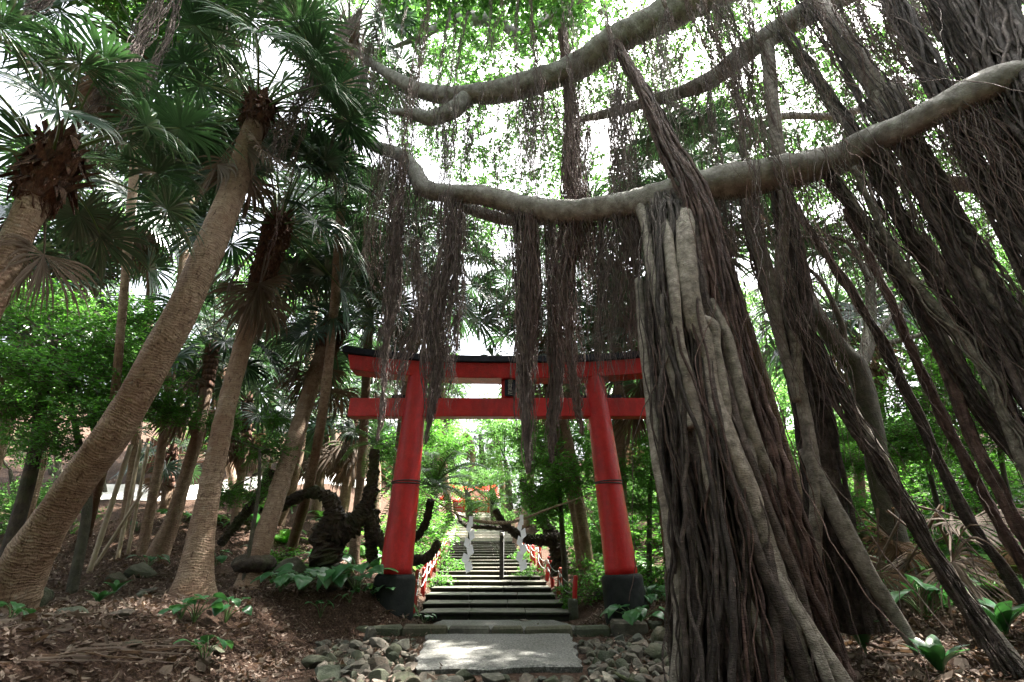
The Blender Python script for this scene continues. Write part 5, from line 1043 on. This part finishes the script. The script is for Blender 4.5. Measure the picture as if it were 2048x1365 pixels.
cycad([[(1125, 1150, 40, 11.5), (1112, 1090, 32, 11.5), (1085, 1040, 20, 11.6), (1058, 1000, 15, 11.6), (1045, 960, 14, 11.7)], [(1110, 1080, 26, 11.4), (1055, 1078, 18, 11.2), (1010, 1050, 15, 11), (990, 1020, 13, 11)], [(1050, 1062, 9, 11.3), (980, 1055, 9, 11.4), (930, 1050, 8, 11.5), (912, 1025, 6, 11.6)]],
      [(985, 1010, 11, 16, .75), (1043, 945, 11.7, 12, .7)], 'dark cycad whose limbs reach across the stairs from the right')

# ---------------------------------------------------------------- ground plants
def heartleaf(mb, base, tip_dir, size, up, mat=0, n_=9):
    t = tip_dir / np.linalg.norm(tip_dir); s = nrm(np.cross(up, t)); V = []; f = []
    for k in range(n_):
        u = k / (n_ - 1); w_ = size * .52 * (sin(pi * min(1, (u * .93 + .06)) ** .62)) ** .9; c = base + t * size * (u - .12) + up * size * (.10 * sin(pi * u) - .22 * u * u)
        V += [c - s * w_ - up * .0, c - s * w_ * .5 + up * size * .05, c - up * size * .03, c + s * w_ * .5 + up * size * .05, c + s * w_]
    for k in range(n_ - 1):
        for j in range(4): a_ = k * 5 + j; f.append([a_, a_ + 1, a_ + 6, a_ + 5])
    mb.add(V, f, mat)
def broad_plant(seed, nl, hgt, size, spread, narrow=False):
    r = np.random.default_rng(seed); mb = MB()
    for k in range(nl):
        az = k * 2.4 + r.uniform(-.4, .4); o = np.array([cos(az), sin(az), 0]); sp = spread * r.uniform(.3, 1); h = hgt * r.uniform(.6, 1.1)
        P = resample([(0, 0, 0), o * sp * .4 + [0, 0, h * .7], o * sp + [0, 0, h]], 8); tubes(mb, P, np.linspace(.005, .003, 8), 4, 1, cap=False)
        s = size * r.uniform(.7, 1.2); up = nrm(np.array([o[0] * .25, o[1] * .25 - .25, 1]) + r.normal(size=3) * .18)
        d = nrm(o + [0, 0, -.15])
        if narrow: d = nrm(o * r.uniform(.5, 1.2) + [0, 0, .75]); up = nrm(np.array([-o[0] * .8, -o[1] * .8, 1.]))
        d = nrm(d - up * (d @ up))
        if narrow:
            sd = nrm(np.cross(up, d)); V = []; n_ = 9
            for q in range(n_):
                u = q / (n_ - 1); w_ = s * .16 * sin(pi * (u * .94 + .04)) ** .8; c = P[-1] * .5 + d * s * u + up * (.45 * s * u - .45 * s * u * u); V += [c - sd * w_ + up * w_ * .3, c, c + sd * w_ + up * w_ * .3]
            f = []
            for q in range(n_ - 1): a_ = q * 3; f += [[a_, a_ + 1, a_ + 4, a_ + 3], [a_ + 1, a_ + 2, a_ + 5, a_ + 4]]
            mb.add(V, f, 0)
        else: heartleaf(mb, P[-1], d, s, up)
    return mb.mesh('plant', [M['big_leaf'], M['petiole']])
PL = [broad_plant(s, 14, .22, .17, .30) for s in range(3)]; PS = [broad_plant(10 + s, 6, .16, .11, .16) for s in range(3)]; PN = [broad_plant(20 + s, 11, .14, .30, .05, True) for s in range(2)]
def fern(seed):
    r = np.random.default_rng(seed); mb = MB()
    for k in range(9):
        az = k * .7 + r.uniform(-.2, .2); e = r.uniform(.5, 1.1); P = [np.zeros(3)]; a = e
        for i in range(12): a -= .13; P.append(P[-1] + .04 * np.array([cos(a) * cos(az), cos(a) * sin(az), sin(a)]))
        P = np.array(P); s = np.array([-sin(az), cos(az), 0]); T = nrm(np.gradient(P, axis=0))
        for i in range(1, 13):
            for q in (-1, 1):
                for h in (0, .5):
                    p = P[i] - T[i] * .02 * h * 2; ll = .10 * (1 - i / 14); tip = p + (s * q + T[i] * .4) * ll; wv = T[i] * .009
                    mb.add([p - wv, p + wv, (p + tip) / 2 + wv, tip, (p + tip) / 2 - wv], [[0, 1, 2, 4]]); n0 = mb.n - 5; mb.f.append(np.array([[n0 + 4, n0 + 2, n0 + 3]])); mb.m.append(np.array([0]))
    return mb.mesh('fern', [M['bush_leaf']], smooth=False)
FE = [fern(s) for s in range(3)]
plants = [(715, 1150, 7.4, PL, 1.5, 'large glossy broad leaved plant beside the left pillar foot'), (665, 1150, 7.5, PL, 1.2, 'broad leaved plant left of the large glossy one'), (610, 1160, 7.2, PL, 1.2, 'broad leaved plant in front of the mossy boulder'), (565, 1162, 7.0, PL, 1.0, 'broad leaved plant between boulder and burl palm'), (650, 1175, 7.0, PS, 1.2, 'low seedling in front of the broad leaved plants'),
    (465, 1180, 5.6, PS, 1.3, 'heart leaved seedling before the burl palm'), (400, 1195, 5.2, PS, 1.35, 'heart leaved seedling at the smooth palm foot'), (430, 1238, 4.7, PS, 1.25, 'heart leaved seedling lowest before the smooth palm'), (370, 1205, 5.1, PS, 1.0, 'single heart leaf seedling left of the others'), (208, 1170, 5.6, PN, .6, 'thin sapling with pointed leaves in the left litter'), (255, 1105, 6.8, PN, .7, 'bright pointed leaf sprig by the low boulder'),
    (28, 1220, 4.0, PS, .8, 'small pale leaf sprout at the big palm foot'), (1268, 1215, 7.2, PL, 1.25, 'sunlit round leaved plant before the right pillar foot'), (1330, 1165, 8.0, PL, 1.1, 'broad leaved plant between right pillar and roots'), (1300, 1190, 7.8, PS, 1.3, 'leafy seedling right of the right pillar foot'), (1720, 1262, 4.3, PN, 1.1, 'large glossy rosette plant before the second root trunk'), (2010, 1265, 4.0, PN, 1.1, 'large glossy rosette plant at the right edge'),
    (1865, 1290, 3.6, PN, .8, 'dark spiky plant between the two glossy rosettes'), (1830, 1165, 4.8, PL, 1.3, 'bright backlit broad leaf plant beneath the dry frond heap'), (1790, 1110, 5.6, PN, 1.0, 'narrow leaved plant behind the right root trunk'), (850, 1212, 8.8, PS, 1.0, 'small weed at the left end of the steps'), (1330, 1333, 4.2, PS, .7, 'small weed at the foot of the root bundle')]
for (px, py, Yv, cat_, s, lab) in plants:
    p = at(px, py, Yv); o = put('ground_plant', random.choice(cat_), None, (p[0], Yv, gz(p[0], Yv) - .01), (0, 0, px), s); tag(o, lab, 'plant')
rp = np.random.default_rng(77)
k = 0
while k < 120:
    left = k % 3 == 0; X_ = -rp.uniform(1.7, 8) if left else rp.uniform(1.8, 8.5); Y_ = rp.uniform(7.5, 16) if not left else rp.uniform(7, 14)
    if not left and X_ > 3 and rp.random() < .5: Y_ = rp.uniform(5, 9)
    o = put('fern' if k % 2 else 'ground_plant', random.choice(FE if k % 2 else (PS + PN[:1] + PL[:1])), None, (X_, Y_, gz(X_, Y_) - .01), (0, 0, rp.uniform(0, 6)), rp.uniform(.8, 1.5) * (1.4 if k % 2 else 1))
    tag(o, f'{"green fern" if k % 2 else "small leafy seedling"} on the forest floor {"left" if left else "right"} of the stairs', 'fern' if k % 2 else 'plant', f'{"ferns" if k % 2 else "seedlings"} on the forest floor {"left" if left else "right"}'); k += 1
# ivy-like low leaf clouds on the banks
for k, (px, Yv, s) in enumerate([(905, 14, 1.), (880, 12, .9), (870, 16, 1.1), (1060, 13, .9), (1050, 16, 1.), (1150, 9.8, .9), (1180, 10.5, 1.1), (1215, 9.5, 1.), (560, 9, .9), (1290, 8.5, .9), (1180, 12, 1.1), (1240, 11, 1.), (820, 14, 1.), (1700, 6.5, .8), (1900, 7, 1.), (1960, 6.5, 1.)]):
    p = at(px, 1100, Yv); o = put('undergrowth', C_SM[k % 3], None, (p[0], Yv, gz(p[0], Yv) + .18 * s), (0, 0, k), s); tag(o, 'low tuft of small green leaves on the bank beside the path', 'shrub', 'low leafy tufts on the banks')

ru = np.random.default_rng(31)
for k in range(110):
    right = k % 5 < 3; Y_ = ru.uniform(8.5, 24); X_ = (ru.uniform(2.7, 3.0 + Y_ * .75) if right else -ru.uniform(2.0 if Y_ > 12 else 5, 2.5 + Y_ * .55)) + float(xc(Y_)); s = ru.uniform(.7, 1.5) * (1 + .03 * (Y_ - 8))
    if not right and Y_ < 20 and X_ < -4.0: continue
    o = put('undergrowth', C_BUSH[k % 3], None, (X_, Y_, gz(X_, Y_) + .25 * s), (0, 0, k), (s, s, s * .8)); tag(o, f'dense leafy bush on the forest floor {"right" if right else "left"} of the stairs', 'bush', f'dense bushes {"right" if right else "left"} of the stairs')

# bamboo canes on the left slope
for k, (x0, y0, x1, y1, wd, Yv) in enumerate([(200, 1085, 262, 890, 9, 7.6), (265, 1030, 283, 880, 7, 8.5), (285, 1020, 297, 890, 6, 9), (225, 1030, 285, 985, 6, 8), (120, 1000, 155, 930, 14, 8)]):
    a_ = at(x0, y0, Yv); b_ = at(x1, y1, Yv); a_[2] = gz(a_[0], a_[1]) - .02; g = MB(); tubes(g, np.linspace(a_, b_, 16) - a_, wpx(wd, 1000, Yv) / 2 * (1 + .12 * (np.arange(16) % 4 == 0)), 8); o = g.build('dry_cane', M['bamboo']); o.location = tuple(a_)
    tag(o, ['long dry cane leaning right on the left slope', 'upright pale cane nearest the rail fence', 'thin dark upright cane next to the pale one', 'short cane lying slanted on the slope', 'thick pale pole at the left behind the big palm'][k], 'cane')
# fallen dry fronds
def dry_heap(n_, seed, spread, h):
    r = np.random.default_rng(seed); mb = MB()
    for k in range(n_):
        L = r.uniform(.5, 1.1); a_ = r.normal() * (.35 if h > .3 else .9); z = h * (.5 + .5 * r.random()); w_ = r.uniform(.010, .028) * (1 if h > .3 else .5); P = []; p = np.array([r.normal() * spread, r.normal() * spread * .6, z]); d = np.array([cos(a_), sin(a_) * .6, r.uniform(-.1, .35)])
        for q in range(9): P.append(p.copy()); d = nrm(d + [0, 0, -.20]); p = p + d * L / 8; p[2] = max(p[2], .02)
        P = np.array(P); sd = nrm(np.array([-d[1], d[0], .3 * r.normal()])); V = []
        for q in range(9): ww = w_ * (1 - (q / 8) ** 2 * .9); V += [P[q] - sd * ww, P[q] + [0, 0, ww * .6], P[q] + sd * ww]
        f = []
        for q in range(8): b_ = q * 3; f += [[b_, b_ + 1, b_ + 4, b_ + 3], [b_ + 1, b_ + 2, b_ + 5, b_ + 4]]
        mb.add(V, f)
    return mb
for (px, py, Yv, n_, sp, h, rz, lab) in [
    (130, 1265, 3.6, 16, .34, .04, .1, 'dry split palm frond lying on the litter at lower left'), (290, 1275, 3.6, 12, .2, .05, .6, 'smaller dry frond lying beside the black stick'), (1760, 1320, 3.1, 36, .2, .05, -.5, 'dry frond strips lying by the root trunk at lower right'), (1880, 1215, 4.0, 30, .3, .05, -.2, 'dry frond lying under the heap on the right')]:
    p = at(px, py, Yv); o = dry_heap(n_, int(px), sp, h).build('dry_frond', M['dead_leaf']); o.location = (p[0], Yv, gz(p[0], Yv) + .01); o.rotation_euler = (0, 0, rz); tag(o, lab, 'dry frond')
for (px, py, Yv, sc0, lab) in [(1800, 1020, 5.2, .85, 'heap of dry brown palm fronds hanging over the right bank'), (1950, 1030, 4.9, .85, 'second heap of dry hanging fronds at the right edge')]:
    p = at(px, py, Yv); z = gz(p[0], Yv); root_ = empty('dry_frond_heap', (p[0], Yv, z), lab, 'dry fronds')
    for k in range(9): put('dead_frond', random.choice(FR['dead']), root_, (.12 * k - .4, .06 * math.sin(k * 5), p[2] - z + .05 * math.sin(k * 3)), (rf.uniform(-.7, .7), rf.uniform(-.9, -.25), [0, 3.1, -1.2, .5, 2.6, -2, -.6, -2.8, .2][k]), sc0 * rf.uniform(.8, 1.1))
# sticks
for k, (rows, m, lab) in enumerate([([(275, 1265, 3.7, .025), (300, 1275, 3.6, .022), (340, 1280, 3.5, .02), (355, 1283, 3.5, .01)], 'black_post', 'short black rotten branch lying in the litter'),
    ([(305, 1300, 3.3, .006), (285, 1330, 3.0, .006), (290, 1350, 2.9, .006), (310, 1366, 2.8, .006)], 'bamboo', 'thin pale bent twig lying at lower left'), ([(160, 1340, 2.9, .02), (200, 1352, 2.8, .02), (240, 1362, 2.8, .015)], 'dark_bark', 'short brown log piece at the bottom left'), ([(1225, 1330, 4.9, .018), (1260, 1345, 4.6, .016), (1300, 1350, 4.5, .014), (1330, 1330, 4.7, .008)], 'dark_bark', 'crooked dead branch on the right cobbles')]):
    P = []
    for a_, b_, Yv, r_ in rows: p = at(a_, b_, Yv); P.append([p[0], Yv, gz(p[0], Yv) + r_ + .02, r_])
    P = resample(P, 16); g = MB(); c0_ = P[0, :3].copy(); tubes(g, P[:, :3] - c0_, np.abs(P[:, 3]) * (1 + .15 * rf.normal(size=16)), 8); o = g.build('fallen_branch', M[m]); o.location = tuple(c0_); tag(o, lab, 'branch')

# ---------------------------------------------------------------- leaf litter (uncountable)
def litter(N, xr, yr, size, seed, mat, name, wide=.5, thin=False):
    r = np.random.default_rng(seed); X_ = r.uniform(*xr, N); Y_ = yr[0] + (yr[1] - yr[0]) * r.random(N) ** 1.6
    keep = ~((np.abs(X_) < 1.35) & (Y_ > 8.6)) & ~((X_ > -.95) & (X_ < 1.0) & (Y_ > 4.7) & (Y_ < 9) & (r.random(N) > .12)) & ~((X_ > -2.1) & (X_ < 1.8) & (Y_ < 7.1) & (r.random(N) > .25))
    keep &= noise(np.stack([X_, Y_, 0 * X_], -1), 1.3, 5) > -.75
    X_, Y_ = X_[keep], Y_[keep]; n_ = len(X_); P = np.stack([X_, Y_, ground(X_, Y_) + r.uniform(.004, .04, n_)], -1)
    N_ = nrm(np.array([0, 0, 1.]) + r.normal(size=(n_, 3)) * .5); A = r.normal(size=(n_, 3)); A = nrm(A - N_ * np.sum(A * N_, 1, keepdims=True)); S = np.cross(A, N_); s = size * r.uniform(.5, 1.4, (n_, 1)); cu = r.uniform(-.25, .35, (n_, 1))
    V = np.stack([P - A * s * .5 + N_ * s * cu * .5, P - A * s * .15 + S * s * wide * .5, P + A * s * .25 + S * s * wide * .4, P + A * s * .5 + N_ * s * cu, P + A * s * .25 - S * s * wide * .4, P - A * s * .15 - S * s * wide * .5], 1)
    V[:, [1, 2, 4, 5]] += (N_ * s * cu * .35)[:, None]
    k = np.arange(n_)[:, None] * 6; mb = MB(); mb.add(V, np.concatenate([k + [0, 1, 2, 3], k + [0, 3, 4, 5]])); return tag(mb.build(name, M[mat], smooth=False), kind='stuff', label={'leaf_litter': 'brown fallen leaves covering the forest floor', 'fine_litter': 'tiny leaf scraps and twigs covering the forest floor', 'broad_litter': 'broad curled dead leaves lying over the finer litter', 'dry_strips': 'thin dry palm strips scattered over the forest floor'}[name], cat='leaf litter')
litter(80000, (-9, 9), (1.6, 12), .045, 1, 'litter', 'leaf_litter')
litter(40000, (-7, 7), (1.5, 9), .026, 2, 'litter', 'fine_litter', .6)
litter(11000, (-8, 8), (1.6, 13), .13, 3, 'dead_leaf', 'dry_strips', .07)
litter(3200, (-7, 7), (1.6, 9), .105, 8, 'dead_leaf', 'broad_litter', .62)
